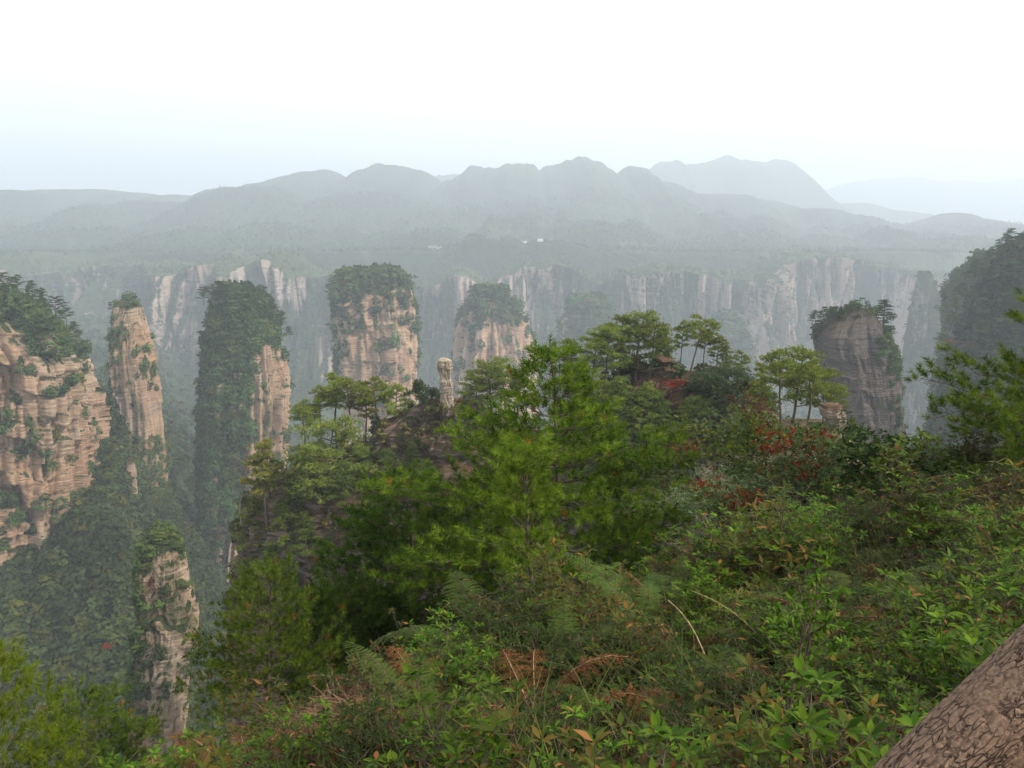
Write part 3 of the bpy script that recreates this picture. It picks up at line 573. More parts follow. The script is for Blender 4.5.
def leafy(seed, H=4., W=4., n=900, col=(.07, .10, .03), leaf=.22, mat=None, lf=6):
    """a round bush or small broadleaf tree with clumped leaves"""
    rng = np.random.default_rng(seed); T = Tub(); cl = []
    for i in range(9):
        a = i * 2.4; e = rng.uniform(.3, 1.3); tip = np.array([math.cos(a) * math.cos(e) * W * .42, math.sin(a) * math.cos(e) * W * .42, H * (.35 + .5 * math.sin(e))]); s = np.linspace(0, 1, 5)[:, None]
        T.add(tip * s + rng.normal(size=(5, 3)) * H * .02 * s, H * .012 * (1 - .8 * s[:, 0]) + .006, 5); cl.append(tip)
    for i in range(22): cl.append(cl[rng.integers(0, 9)] + rng.normal(size=3) * np.array([.16 * W, .16 * W, .12 * H]))
    cl = np.array(cl); k = rng.integers(0, len(cl), n); B = cl[k] + nrm(rng.normal(size=(n, 3))) * (rng.random((n, 1)) ** .4) * np.array([W * .15, W * .15, H * .11]); B[:, 2] = np.maximum(B[:, 2], .1)
    b = np.repeat(B, lf, 0); d = nrm(rng.normal(size=(n * lf, 3)) * np.array([1, 1, .6]) + np.array([0, 0, .3]))
    V, F = leaves(b, d, rng.uniform(.7, 1.2, n * lf) * leaf, leaf * .42, rng)
    cc = np.array(col)[None] if np.ndim(col) == 1 else np.array(col)[rng.integers(0, len(col), len(cl))][k]
    c = cc * (.7 + .6 * rng.random((n, 1))); return [('stems', T.mesh('stems', M_TWIG)), ('foliage', mesh('foliage', V, F, mat or M_FOL, np.repeat(np.clip(c, .008, 1), lf * 8, 0)))]
PD = [pine_far(21, 8, .35, 5.2, 'flat', col=(.05, .08, .028)), pine_far(22, 8, .5, 4.6, 'flat', 14, 56, (.055, .085, .03)), pine_far(23, 8, .2, 4.2, 'cone', 24, 46, (.045, .075, .025)), pine_far(24, 8, .3, 3.8, 'tall', 15, 44, (.055, .085, .028))]
BU = [leafy(11, 4, 4.4, 650, (.06, .085, .028), .26), leafy(12, 4, 4.4, 650, (.10, .125, .055), .26), leafy(13, 4, 4.4, 500, (.12, .12, .03), .26), leafy(14, 3, 4, 380, (.28, .06, .035), .26), leafy(15, 4, 5, 650, (.045, .07, .028), .24)]
def snag(seed):
    rng = np.random.default_rng(seed); T = Tub(); t = np.linspace(0, 1, 10)[:, None]; p = np.concatenate([rng.normal(size=(10, 2)).cumsum(0) * .12, t * 8], 1); T.add(p, .13 * (1 - t[:, 0] * .8), 6)
    B = Tub()
    for i in range(13):
        f = .35 + .62 * i / 13; p0 = np.array([np.interp(f, t[:, 0], p[:, j]) for j in range(3)]); a = i * 2.4; L = rng.uniform(.7, 2.0) * (1.2 - f); s = np.linspace(0, 1, 6)[:, None]
        q = p0 + np.array([math.cos(a), math.sin(a), .5]) * L * s + rng.normal(size=(6, 3)) * .1 * s; B.add(q, .04 * (1 - .8 * s[:, 0]), 4)
        B.add(q[3] + rng.normal(size=3) * .5 * np.linspace(0, 1, 4)[:, None] + [0, 0, .1], .015, 3)
    return [('trunk', T.mesh('trunk', M_BARKP)), ('branches', B.mesh('branches', M_BARKP))]
ORD = ['first', 'second', 'third', 'fourth', 'fifth', 'sixth', 'seventh', 'eighth', 'ninth', 'tenth', 'eleventh', 'twelfth', 'thirteenth', 'fourteenth', 'fifteenth', 'sixteenth', 'seventeenth', 'eighteenth', 'nineteenth', 'twentieth']
_rt = np.random.default_rng(77)
def put(parts, px, base, top, D, label, name='pine_tree', cat='pine tree', group=None, h0=8., w=1., zrot=None):
    """stand a tree so that it rises from picture row base to row top at depth D"""
    if isinstance(D, tuple): p = front(D, px, base); p[1] += .3; D = p[1]; p[2] -= .15; b0 = proj(p[None])[1][0]; top = top + (b0 - base)
    else: p = P(px, base, D)
    hz = P(px, top, D)[2] - p[2]; s = hz / h0
    return thing(name, label, cat, parts, tuple(p), zrot if zrot is not None else _rt.uniform(0, 6.28), (s * w, s * w, s), group)
# crest of the knoll, left to right: (px, base row, top row, prototype, width)
crest = [(304, 455, 402, 5, 1.0), (322, 450, 390, 1, .9), (338, 448, 377, 5, .85), (352, 446, 380, 1, .95), (366, 446, 386, 3, .9), (382, 446, 380, 5, .9), (396, 447, 386, 1, .8)]
for i, (px, b, t, k, wd) in enumerate(crest):
    put(PF[k], px, b, t, 117 + (i % 3), ORD[i] + ' of the flat-topped pines along the left crest of the knoll', group='pines on the crest of the knoll', w=wd)
put(BU[0], 423, 420, 376, 117, 'dense dark green little tree just left of the rock pinnacle', 'broadleaf_tree', 'tree', h0=4, w=.55)
put(PF[4], 322, 540, 424, mM, 'largest yellow-green pine standing on the left shoulder of the knoll', w=.85)
put(PF[3], 262, 530, 440, mM, 'thin yellowish pine at the left edge of the knoll', w=1.05)
put(snag(3), 240, 530, 455, mM, 'bare white dead pine at the far left edge of the knoll', 'dead_tree', 'dead tree', w=.9)
flank = [(276, 500, 455, 0), (292, 520, 470, 6), (300, 490, 440, 4), (345, 500, 455, 6), (360, 470, 438, 4), (250, 560, 505, 2), (268, 575, 520, 6), (286, 560, 508, 2), (305, 570, 520, 6), (325, 580, 535, 2), (395, 490, 447, 6), (412, 470, 437, 2), (430, 510, 462, 6), (240, 600, 555, 2), (262, 630, 575, 0), (290, 610, 560, 6), (316, 620, 570, 2), (372, 540, 500, 2), (385, 575, 530, 6), (462, 450, 425, 6)]
for i, (px, b, t, k) in enumerate(flank):
    put(PF[k], px, b, t, mM, 'shaggy pine rooted among ledges on the near face of the knoll', group='pines on the face of the knoll')
rngm = np.random.default_rng(5)
def slope_bushes(R, n, prob, D, label, grp, kinds, szs, seed):
    pts = surf_pts(R, n * 14, prob, seed); rg = np.random.default_rng(seed)
    qy = proj(pts)[1]; sel = pts[(pts[:, 1] < D + 1) & (qy < 640)]; sel = sel[np.argsort(rg.random(len(sel)))][:n]
    for p in sel:
        k = kinds[rg.integers(0, len(kinds))]; s = rg.uniform(*szs)
        lab = {3: label.replace('bush', 'red bush'), 1: label.replace('bush', 'grey-green bush'), 2: label.replace('bush', 'yellowish bush')}.get(k, label.replace('bush', 'dark green bush'))
        thing('bush', lab, 'bush', BU[k], tuple(p - [0, 0, .2]), rg.uniform(0, 6.28), s, lab.split(' bush')[0] + ' ' + grp)
def knoll_p(px, py, nz, n):
    pr = .15 + .7 * ss(-.1, .5, n); i = (px > 345) & (px < 395) & (py > 505) & (py < 560); pr = np.where(i, .02, pr); i = (px > 400) & (px < 480) & (py > 400) & (py < 480); pr = np.where(i, .45, pr)
    return np.clip(pr, 0, 1) * (px > 225) * (px < 530)
slope_bushes(mM, 190, knoll_p, 118, 'small bush on the ledges of the brown knoll', 'bushes on the knoll', [0, 1, 1, 2, 0, 4], (.22, .55), 3)
forest('knoll_scrub', surf_pts(mM, 9000, lambda px, py, nz, n: np.clip(.05 + .55 * ss(0, .5, n) - .9 * (px > 350) * (px < 392) * (py > 508) * (py < 560), 0, 1) * (py < 680), 33), 1.15, 'low tangled scrub and dry growth covering the knoll', 46, ('round', 'round', 'flat'), (.10, .10, .045), seed=41, warm=.3, red=.03)
# central crag
crag = [(576, 405, 338, 2, .95), (590, 392, 331, 0, .85), (604, 388, 327, 4, .75), (618, 385, 318, 1, .9), (634, 384, 313, 4, .85), (648, 382, 320, 5, .8), (665, 400, 334, 5, .5), (680, 372, 322, 1, .55), (691, 372, 318, 5, .95), (704, 372, 330, 5, .7), (716, 374, 337, 1, .8), (727, 378, 345, 2, .9), (741, 385, 352, 0, .8)]
for i, (px, b, t, k, wd) in enumerate(crag):
    put(PF[k], px, b + 6, t, 97 - (i % 3), ORD[i] + ' pine from the left along the skyline of the central crag', group='pines on the central crag', w=wd)
put(PF[6], 574, 440, 368, mO, 'full pine on the left shoulder of the central crag below the skyline', w=.9)
low = [(598, 430, 368, 4), (616, 440, 372, 6), (640, 440, 375, 2), (655, 460, 385, 6), (628, 475, 410, 6), (655, 490, 425, 2), (600, 470, 405, 6), (680, 450, 395, 2), (700, 440, 392, 4), (672, 500, 440, 6), (585, 500, 430, 4), (610, 510, 448, 6), (720, 455, 405, 6), (570, 455, 400, 2), (640, 520, 468, 2)]
for i, (px, b, t, k) in enumerate(low):
    put(PF[k], px, b, t, mO, 'layered pine in the thick stand on the face of the central crag', group='pines on the face of the central crag', w=.95)
def crag_p(px, py, nz, n):
    pr = .6 + 0 * n; i = (px > 692) & (px < 735) & (py > 470) & (py < 548); return np.where(i, .02, pr) * (px < 830) * (py < 640)
slope_bushes(mO, 130, crag_p, 98, 'rounded bush on the flank of the central crag', 'bushes on the central crag', [0, 4, 1, 0, 1, 2], (.3, .7), 6)
forest('crag_scrub', surf_pts(mO, 9000, lambda px, py, nz, n: np.clip(.3 + .5 * n - .98 * (px > 690) * (px < 735) * (py > 468) * (py < 550), 0, 1) * (py < 660), 34), 1.4, 'dense scrub between the pines of the central crag', 46, ('round', 'round', 'flat'), (.05, .07, .028), seed=42, warm=.08, red=.01)
for px, py, s in ((676, 384, .5), (678, 445, .55), (690, 447, .35)):
    thing('bush', 'red bush glowing among dark growth on the central crag', 'bush', BU[3], tuple(front(mO, px, py) - [0, 1., 0]), 0, s, 'red bushes on the central crag')
put(BU[4], 728, 405, 362, 90, 'big round dark bush at the right end of the central crag', 'bush', 'bush', h0=4, w=1.0)
put(BU[0], 745, 420, 372, 88, 'smaller round bush right of the big round one on the crag', 'bush', 'bush', h0=4, w=.9)
# pines between the central crag and the rock column
rgt = [(760, 425, 364, 2, .8), (778, 430, 352, 1, .9), (792, 432, 348, 4, .85), (806, 430, 362, 5, 1.), (822, 425, 372, 4, .9), (838, 418, 385, 4, .7), (850, 440, 418, 6, 1.)]
for i, (px, b, t, k, wd) in enumerate(rgt):
    put(PF[k], px, b, t, 62 + (i % 3) * 2, ORD[i] + ' pine from the left between the central crag and the rock column', group='pines left of the rock column', w=wd)
mR = rock('rock_crag', 66, [(424, 752, 842), (432, 742, 852), (450, 735, 862), (480, 725, 868), (560, 715, 870)], M_RNEAR, 'low scrubby rise that carries the pines left of the rock column', 'rock crag', seed=51, dr=.5, flute=.1, nfl=7, rough=.06, bed=1.5, nh=140, na=200, boxy=2.2, crown=.2)
slope_bushes(mR, 50, lambda px, py, nz, n: .8 + 0 * n, 66, 'thick bush below the pines left of the rock column', 'bushes by the rock column', [0, 0, 4, 1], (.3, .65), 8)
# pale pines left of the big near pine
for i, (px, b, t, k) in enumerate(((478, 410, 372, 4), (492, 412, 362, 4), (506, 412, 360, 4), (518, 415, 368, 6), (468, 430, 400, 6))):
    put(PF[k], px, b + 4, t, 106, ORD[i] + ' of the light green pines right of the rock pinnacle', group='pines right of the pinnacle', w=.95)
# pines on the crowns of the pillars, big enough to be told apart
def top_row(lst, D, label, grp, ks=(0, 1, 2, 3)):
    for i, (px, b, t) in enumerate(lst):
        put(PD[ks[i % len(ks)]], px, b, t, D, label, group=grp, w=1.1)
put(PD[2], 882, 330, 299, 258, 'tallest tiered pine on the right edge of the dark grey pillar', w=1.25)
put(PD[1], 857, 313, 303, 259, 'flat little pine on the very crown of the dark grey pillar', w=2.2)
put(PD[0], 866, 313, 301, 262, 'small upright pine right of the crown of the dark grey pillar', w=.8)
top_row([(816, 328, 311), (822, 326, 309), (829, 324, 308), (836, 320, 306), (842, 318, 307), (848, 315, 306)], 256, 'dark pine in the row on the left shoulder of the dark grey pillar', 'pines on the shoulder of the grey pillar')
top_row([(204, 305, 287), (212, 303, 284), (220, 300, 281), (232, 298, 286), (250, 300, 286), (263, 300, 285), (274, 312, 297), (284, 325, 310), (290, 340, 327)], 470, 'small pine standing out along the top of the tree-smothered pillar', 'pines topping the smothered pillar')
top_row([(8, 296, 273), (18, 296, 275), (33, 302, 280), (45, 312, 288), (55, 320, 297), (66, 330, 308), (76, 342, 321)], 330, 'dark pine on the skyline of the big left cliff', 'pines on the skyline of the left cliff')
top_row([(335, 290, 275), (348, 284, 268), (362, 282, 266), (378, 281, 265), (393, 284, 270), (405, 290, 277)], 695, 'tree rising from the rounded cap of the flat-topped pillar', 'trees on the cap of the flat-topped pillar')
top_row([(1012, 250, 229), (1003, 256, 236), (994, 262, 243), (986, 268, 250), (978, 280, 260), (970, 288, 270), (962, 302, 284), (956, 315, 297), (950, 330, 313), (945, 352, 334), (941, 372, 355)], 332, 'layered dark pine on the edge of the steep wooded cliff at the right', 'pines on the edge of the right cliff', (0, 1, 0, 3))
top_row([(985, 266, 252), (974, 270, 256), (964, 276, 262), (955, 283, 268), (948, 296, 280)], 510, 'hazy pine on the paler slope behind the right cliff', 'pines on the paler slope')
put(BU[3], 950, 344, 338, 318, 'single red tree on the steep right-hand wooded cliff', 'broadleaf_tree', 'tree', h0=4, w=1.3)
put(BU[3], 107, 650, 642, 235, 'bright red little tree in the valley left of the banded crag', 'broadleaf_tree', 'tree', h0=4, w=.9)
put(BU[3], 40, 600, 590, 330, 'dull red tree in the valley woods at the left', 'broadleaf_tree', 'tree', h0=4, w=2.)
# ---------------------------------------------------------------- farmhouses on the plateau
M_WHITE = flat_mat('whitewash', (.8, .8, .78)); M_TILE = flat_mat('roof_tile', (.12, .11, .11)); M_GLASS = flat_mat('dark_glass', (.03, .04, .05), .2)
def boxm(name, x0, x1, y0, y1, z0, z1, mat):
    V = np.array([(x, y, z) for x in (x0, x1) for y in (y0, y1) for z in (z0, z1)], float); return mesh(name, V, np.array([(0, 1, 3, 2), (4, 6, 7, 5), (0, 4, 5, 1), (2, 3, 7, 6), (0, 2, 6, 4), (1, 5, 7, 3)]), mat)
def house(px, py, wd, label, ht=5.5):
    D = np.linspace(1700, 3400, 900); pts = np.array([P(px, py, d) for d in D]); hz = terr_h(pts[:, 0], pts[:, 1]); k = np.argmax(hz + .5 > pts[:, 2]); p = pts[k].copy() if hz[k] + .5 > pts[k, 2] else pts[200].copy(); p[2] = terr_h(p[0:1], p[1:2])[0] - 1
    p[2] += 0
    ro = Tub.__new__(Tub); h = wd / 2; d = 4.5
    V = np.array([(-h - .6, -d - .6, ht + .9), (h + .6, -d - .6, ht + .9), (h + .6, d + .6, ht + .9), (-h - .6, d + .6, ht + .9), (-h, 0, ht + 3.2), (h, 0, ht + 3.2)], float)
    roof = mesh('roof', V, [np.array([(0, 1, 5, 4), (2, 3, 4, 5), (3, 2, 1, 0)]), np.array([(1, 2, 5), (3, 0, 4)])], M_TILE)
    parts = [('wall', boxm('wall', -h, h, -d, d, 0, ht + .88, M_WHITE)), ('roof', roof)]
    n = max(2, int(wd / 5))
    for i in range(n):
        x = -h + wd * (i + .5) / n; parts.append(('window', boxm('window', x - .7, x + .7, -d - .05, -d + .1, 3.2, 4.7, M_GLASS)))
    parts.append(('door', boxm('door', -.6 + h * .3, .6 + h * .3, -d - .06, -d + .1, 1, 3.0, M_GLASS)))
    thing('farmhouse', label, 'house', parts, tuple(p), 0)
house(433, 248.5, 24, 'long white farmhouse gleaming faintly on the plateau rim, furthest left of the hamlet')
house(439, 249, 10, 'small white farmhouse touching the long one on the plateau rim')
house(524, 243.5, 16, 'white farmhouse beside the pale green field on the plateau')
house(540, 241, 12, 'lone small farmhouse right of the pale green field')
house(826, 257, 16, 'faint white farmhouse high above the far cliffs toward the right')
# ================================================================ the foreground
def ground_at(x, y): return float(near_h(np.array([float(x)]), np.array([float(y)]))[0])
def pine_near(seed, H=6., W=5., whorls=16, nb=5, dens=1.0, needle=.10, nn=44, col=(.085, .15, .025), tipc=(.14, .22, .03), up=.35, start=.08, keep=None, straight=.03, nw=.006, pw=.72):
    rng = np.random.default_rng(seed); T = Tub(); Bt = Tub(); k = 14; t = np.linspace(0, 1, k)
    wob = np.cumsum(rng.normal(size=(k, 2)) * H * straight * .3, 0); path = np.stack([wob[:, 0], wob[:, 1], t * H * .96], -1)
    T.add(path, .012 * H * (1 - t * .88) + .008, 8); SP, SD, SL = [path[-1]], [np.array([0, 0, 1.])], [.3]
    def shoot(p, d, L): SP.append(p); SD.append(d / np.linalg.norm(d)); SL.append(L)
    for a in range(7): shoot(path[-1] - [0, 0, .12 * a * .4], np.array([math.cos(a * 2.4) * .8, math.sin(a * 2.4) * .8, .9]), .18)
    for wi in range(whorls):
        f = start + (1 - start) * ((wi + .5 * rng.random()) / whorls) ** .95; p0 = np.array([np.interp(f, t, path[:, j]) for j in range(3)])
        n = nb if f < .85 else nb - 1; a0 = rng.random() * 6.28
        for b in range(n):
            az = a0 + b * 6.283 / n + rng.normal() * .25; L = W * .5 * (1.02 - f) ** pw * rng.uniform(.6, 1.15) * (ss(-.05, .3, f) * .35 + .65); L = max(L, .22)
            dv = np.array([math.cos(az), math.sin(az), 0])
            if keep is not None and not keep(az, f): continue
            s = np.linspace(0, 1, 7)[:, None]; rise = up * (.3 + f) ; q = p0 + dv * L * s + np.array([0, 0, 1.]) * L * (rise * s * .6 + rise * s ** 2 * .7) + rng.normal(size=(7, 3)) * L * .03 * s
            Bt.add(q, (.006 * H * (L / W + .15)) * (1 - s[:, 0] * .85) + .003, 5)
            m = max(3, int(L / .13 * dens))
            for i in range(m):
                g = .22 + .78 * (i + .5) / m; pb = np.array([np.interp(g, s[:, 0], q[:, j]) for j in range(3)]); sgn = 1 if i % 2 else -1
                side = np.array([-dv[1], dv[0], 0]) * sgn; l2 = (.25 + .32 * L * (1 - g)) * rng.uniform(.6, 1.2)
                d2 = nrm((side * .8 + dv * .75 + np.array([0, 0, .28 + .3 * rng.normal()]))[None])[0]; e = pb + d2 * l2 + np.array([0, 0, .25 * l2])
                Bt.add(np.stack([pb, (pb + e) / 2 - [0, 0, .04 * l2], e]), np.array([.006, .004, .003]) * (H / 5) ** .5, 3)
                c = max(1, int(l2 / .24))
                for j in range(c):
                    h = (j + .6) / c; ps = pb + (e - pb) * h
                    shoot(ps, nrm((d2 * (.7 if j % 2 else .4) + side * rng.normal() * .6 + dv * .3 + np.array([0, 0, .5 + .4 * rng.random()]))[None])[0], .14)
                shoot(e, d2 + np.array([0, 0, .6]), .2)
            shoot(q[-1], nrm((q[-1] - q[-2])[None])[0] + np.array([0, 0, .5]), .24)
            shoot(q[-1] - (q[-1] - q[-2]) * .3, nrm((q[-1] - q[-2])[None])[0] * .6 + np.array([0, 0, .5]), .2)
    SP = np.array(SP); SD = np.array(SD); SD = nrm(SD); SL = np.array(SL); n = len(SP)
    s = .25 + .75 * rng.random((n, nn)) ** .8; base = SP[:, None] + SD[:, None] * (s * SL[:, None])[..., None]
    rnd = nrm(rng.normal(size=(n, nn, 3))); perp = nrm(rnd - (rnd * SD[:, None]).sum(-1, keepdims=True) * SD[:, None])
    d = nrm(SD[:, None] * (.25 + .95 * s[..., None] ** 3) + perp * .85); L = needle * rng.uniform(.75, 1.2, n * nn)
    V, F = blades(base.reshape(-1, 3), d.reshape(-1, 3), L, nw, rng)
    hz = ss(0, 1, (SP[:, 2] / H)); mix = np.clip(-.15 + 1.2 * rng.random(n), 0, 1)[:, None]
    c = np.array(col)[None] * (1 - mix) + np.array(tipc)[None] * mix; old = rng.random((n, 1)) < .008; c = np.where(old, np.array([[.2, .11, .03]]), c)
    c = (c[:, None] * (.7 + .6 * rng.random((n, nn, 1)))).reshape(-1, 3)
    return [('trunk', T.mesh('trunk', M_BARK)), ('branches', Bt.mesh('branches', M_BARK)), ('crown', mesh('crown', V, F, M_NEED, np.repeat(c, 3, 0)))], n
def place(parts, px, D, label, H0, top, name='pine_tree', cat='pine tree', rz=0., w=1., base=None):
    x = P(px, base or 600, D)[0]; z = ground_at(x, D) if base is None else P(px, base, D)[2]
    H = P(px, top, D)[2] - z; s = H / H0; return thing(name, label, cat, parts, (x, D, z - .05), rz, (s * w, s * w, s))
tA, nA = pine_near(101, 6, 9.8, 14, 7, 1.05, up=.36, needle=.13, nn=32, nw=.017, pw=1.12, col=(.045, .085, .014), tipc=(.15, .22, .03))
place(tA, 557, 14, 'big bushy pine with a pointed leader in the middle of the view', 6, 336, rz=1., w=1, base=612)
tB, nB = pine_near(102, 6, 8., 15, 6, 1.05, needle=.14, nn=32, nw=.018, col=(.03, .06, .012), tipc=(.085, .14, .022), up=.35)
place(tB, 425, 16.5, 'dark rounded pine left of the big pointed one', 6, 470, rz=2., w=.95, base=700)
tC, nC = pine_near(103, 3, 1.35, 9, 3, .6, needle=.12, nn=70, nw=.011, col=(.085, .13, .02), tipc=(.17, .24, .035), up=.8, start=.35)
place(tC, 531, 8.5, 'slender young pine with bright yellow-green tufts before the big pine', 3, 448, w=.95, base=622)
tD, nD = pine_near(104, 4, 4.6, 13, 5, 1.05, needle=.11, nn=32, nw=.015, col=(.045, .08, .014), tipc=(.125, .17, .026), up=.5, start=.12)
place(tD, 268, 12, 'upright young pine above the ferns left of the dark pine', 4, 566, rz=.4, w=.85, base=730)
place(tB, 345, 15, 'low dark pine filling the gap beside the upright young pine', 6, 575, rz=4., w=1., base=735)
tE, nE = pine_near(105, 3, 3.4, 11, 5, .85, needle=.10, nn=44, nw=.011, col=(.09, .13, .018), tipc=(.16, .2, .025), up=.45, start=.1)
place(tE, 0, 9, 'yellow-green pine in the bottom left corner', 3, 648, rz=.8, w=.72, base=860)
place(tD, 95, 11, 'small pine low in the corner between the yellow-green pine and the ferns', 4, 700, rz=2.2, w=1.1, base=840)
# the pine outside the right edge whose boughs reach in
tF, nF = pine_near(106, 6, 10, 13, 6, .9, needle=.14, nn=50, nw=.012, col=(.055, .10, .016), tipc=(.15, .21, .03), up=.12, start=.3, keep=lambda az, f: not (.62 < f < .74))
place(tF, 1120, 9.5, 'pine leaning in from beyond the right edge with long dark boughs', 6, 250, rz=2.6, w=1, base=560)
# ---------------------------------------------------------------- taller shrubs along the brow, right of the pines
def bigshrub(seed, H, W, n, cols, leaf, lf=6): return leafy(seed, H, W, n, cols, leaf, M_LEAF, lf)
GY = (.11, .125, .022); GR = (.05, .08, .02); RD = (.17, .03, .012); GL = (.09, .125, .06); BR = (.09, .045, .022); DG = (.03, .055, .014); OR = (.14, .06, .02)
sh1 = bigshrub(201, 2.6, 2.8, 1050, [GY, GY, GR, BR, GY, GR], .07); sh2 = bigshrub(202, 2.4, 2.8, 1300, [RD, GL, GR, BR, GL, GR, GR, OR], .065); sh3 = bigshrub(203, 2., 2.8, 1200, [GL, GL, GR, GL, GR, GR, GL, RD, GL], .06)
sh4 = bigshrub(204, 2., 1.8, 480, [DG, GR, DG, (.08, .12, .02)], .12, 5); sh5 = bigshrub(205, 1.6, 2., 650, [GR, BR, GL, BR, (.2, .16, .09)], .06)
def shrub_at(parts, px, base, D, s, label, rz=0., w=1.): return thing('shrub', label, 'shrub', parts, tuple(P(px, base, D)), rz, (s * w, s * w, s))
shrub_at(sh1, 735, 540, 14, 1.0, 'yellowing shrub on the brow, left of the red-leaved one', 0)
shrub_at(sh1, 770, 530, 13.5, .85, 'yellow-green shrub with russet leaves behind the red-leaved one', 2)
shrub_at(sh2, 805, 562, 12.5, 1.02, 'shrub with vivid red leaves in front of the rock column', 1)
shrub_at(sh2, 738, 560, 12, .7, 'brown and red leaved shrub low on the left of the brow', 3.4)
shrub_at(sh3, 805, 580, 11, .95, 'grey-green shrub dotted with scarlet leaves under the red-leaved one', .5)
shrub_at(sh3, 735, 590, 10.5, .8, 'grey-green shrub at the left end of the brow', 3.)
shrub_at(sh3, 860, 560, 11, .7, 'paler grey-green shrub right of the scarlet-dotted one', 4.5)
shrub_at(sh4, 880, 560, 9.5, .85, 'glossy dark green shrub with larger hanging leaves right of the rock column', 0)
shrub_at(sh4, 925, 540, 10, .6, 'smaller glossy dark shrub right of the larger-leaved one', 2)
shrub_at(sh5, 965, 530, 10.5, .75, 'brownish shrub with pale seed heads under the pine boughs', 0)
shrub_at(sh5, 1015, 520, 10, .7, 'brownish seeding shrub at the right edge below the pine boughs', 2)
shrub_at(sh1, 858, 520, 14, .55, 'bright green shrub tucked beside the foot of the rock column', 2.5)
shrub_at(sh5, 930, 570, 8.5, .55, 'low brown and green shrub in front of the glossy ones', 4)
# ---------------------------------------------------------------- low plants of the slope
def whorl_shrub(seed, H=.55, W=.6, stems=9, wh=9, nl=7, leaf=.055, cols=((.10, .16, .035), (.13, .20, .04)), dens=1.):
    rng = np.random.default_rng(seed); T = Tub(); B, Dd = [], []
    for i in range(stems):
        a = i * 2.4 + rng.normal() * .3; lean = rng.uniform(.05, .75); h = H * rng.uniform(.65, 1.1); s = np.linspace(0, 1, 5)[:, None]
        tip = np.array([math.cos(a) * lean * W * .7, math.sin(a) * lean * W * .7, h]); q = tip * s * np.array([1, 1, 1]) + np.array([math.cos(a), math.sin(a), 0]) * .08 * s * (1 - s) + rng.normal(size=(5, 3)) * .012 * s
        T.add(q, .0045 * (1 - .6 * s[:, 0]), 4)
        for j in range(wh):
            g = .35 + .65 * (j + 1) / wh; p = np.array([np.interp(g, s[:, 0], q[:, c]) for c in range(3)])
            if j < wh - 1 and rng.random() < .75:
                e = p + np.array([rng.normal() * .09, rng.normal() * .09, .05 + .07 * rng.random()]); T.add(np.stack([p, (p + e) / 2 - [0, 0, .006], e]), .002, 3); p = e
            B.append(p)
    B = np.array(B); n = len(B); az = rng.random((n, 1)) * 6.28 + np.arange(nl)[None] * 6.283 / nl + rng.normal(size=(n, nl)) * .25; el = rng.uniform(.05, .75, (n, nl))
    d = np.stack([np.cos(az) * np.cos(el), np.sin(az) * np.cos(el), np.sin(el)], -1).reshape(-1, 3); b = np.repeat(B, nl, 0) + d * .004
    up = nrm(np.array([0, 0, 1.]) - d * d[:, 2:3] + rng.normal(size=d.shape) * .18)
    V, F = leaves(b, d, leaf * rng.uniform(.7, 1.25, n * nl), leaf * .36, rng, up)
    ci = rng.integers(0, len(cols), n * nl); c = np.array(cols)[ci] * (.7 + .6 * np.repeat(rng.random((n, 1)), nl, 0)) * (.85 + .3 * rng.random((n * nl, 1))); dead = rng.random((n * nl, 1)) < .03; c = np.where(dead, np.array([[.22, .11, .04]]), c)
    return [('stems', T.mesh('stems', M_TWIG)), ('foliage', mesh('foliage', V, F, M_LEAF, np.repeat(c, 8, 0)))]
G1 = ((.032, .07, .008), (.055, .105, .011), (.085, .14, .016)); G2 = ((.024, .04, .008), (.035, .052, .01)); G3 = ((.06, .07, .013), (.05, .07, .012), (.085, .065, .015)); G4 = ((.04, .05, .014), (.07, .03, .013), (.045, .06, .018))
LS = [whorl_shrub(301, .6, .75, 13, cols=G1, leaf=.05), whorl_shrub(302, .7, .75, 11, cols=G1, leaf=.06), whorl_shrub(303, .5, .85, 14, cols=G2, leaf=.045, nl=6), whorl_shrub(304, .75, .7, 10, cols=G3, leaf=.07, nl=5), whorl_shrub(305, .5, .85, 14, cols=G4, leaf=.045, nl=6), whorl_shrub(306, .45, .8, 16, 10, 6, .04, G1)]
LSL = ['leafy green shrublet of whorled leaves in the low growth on the slope', 'leafy green shrublet of whorled leaves in the low growth on the slope', 'dark small-leaved shrublet in the low growth on the slope', 'yellowing long-leaved shrublet in the low growth on the slope', 'russet-tinged shrublet in the low growth on the slope', 'dense fine-leaved green shrublet in the low growth on the slope']
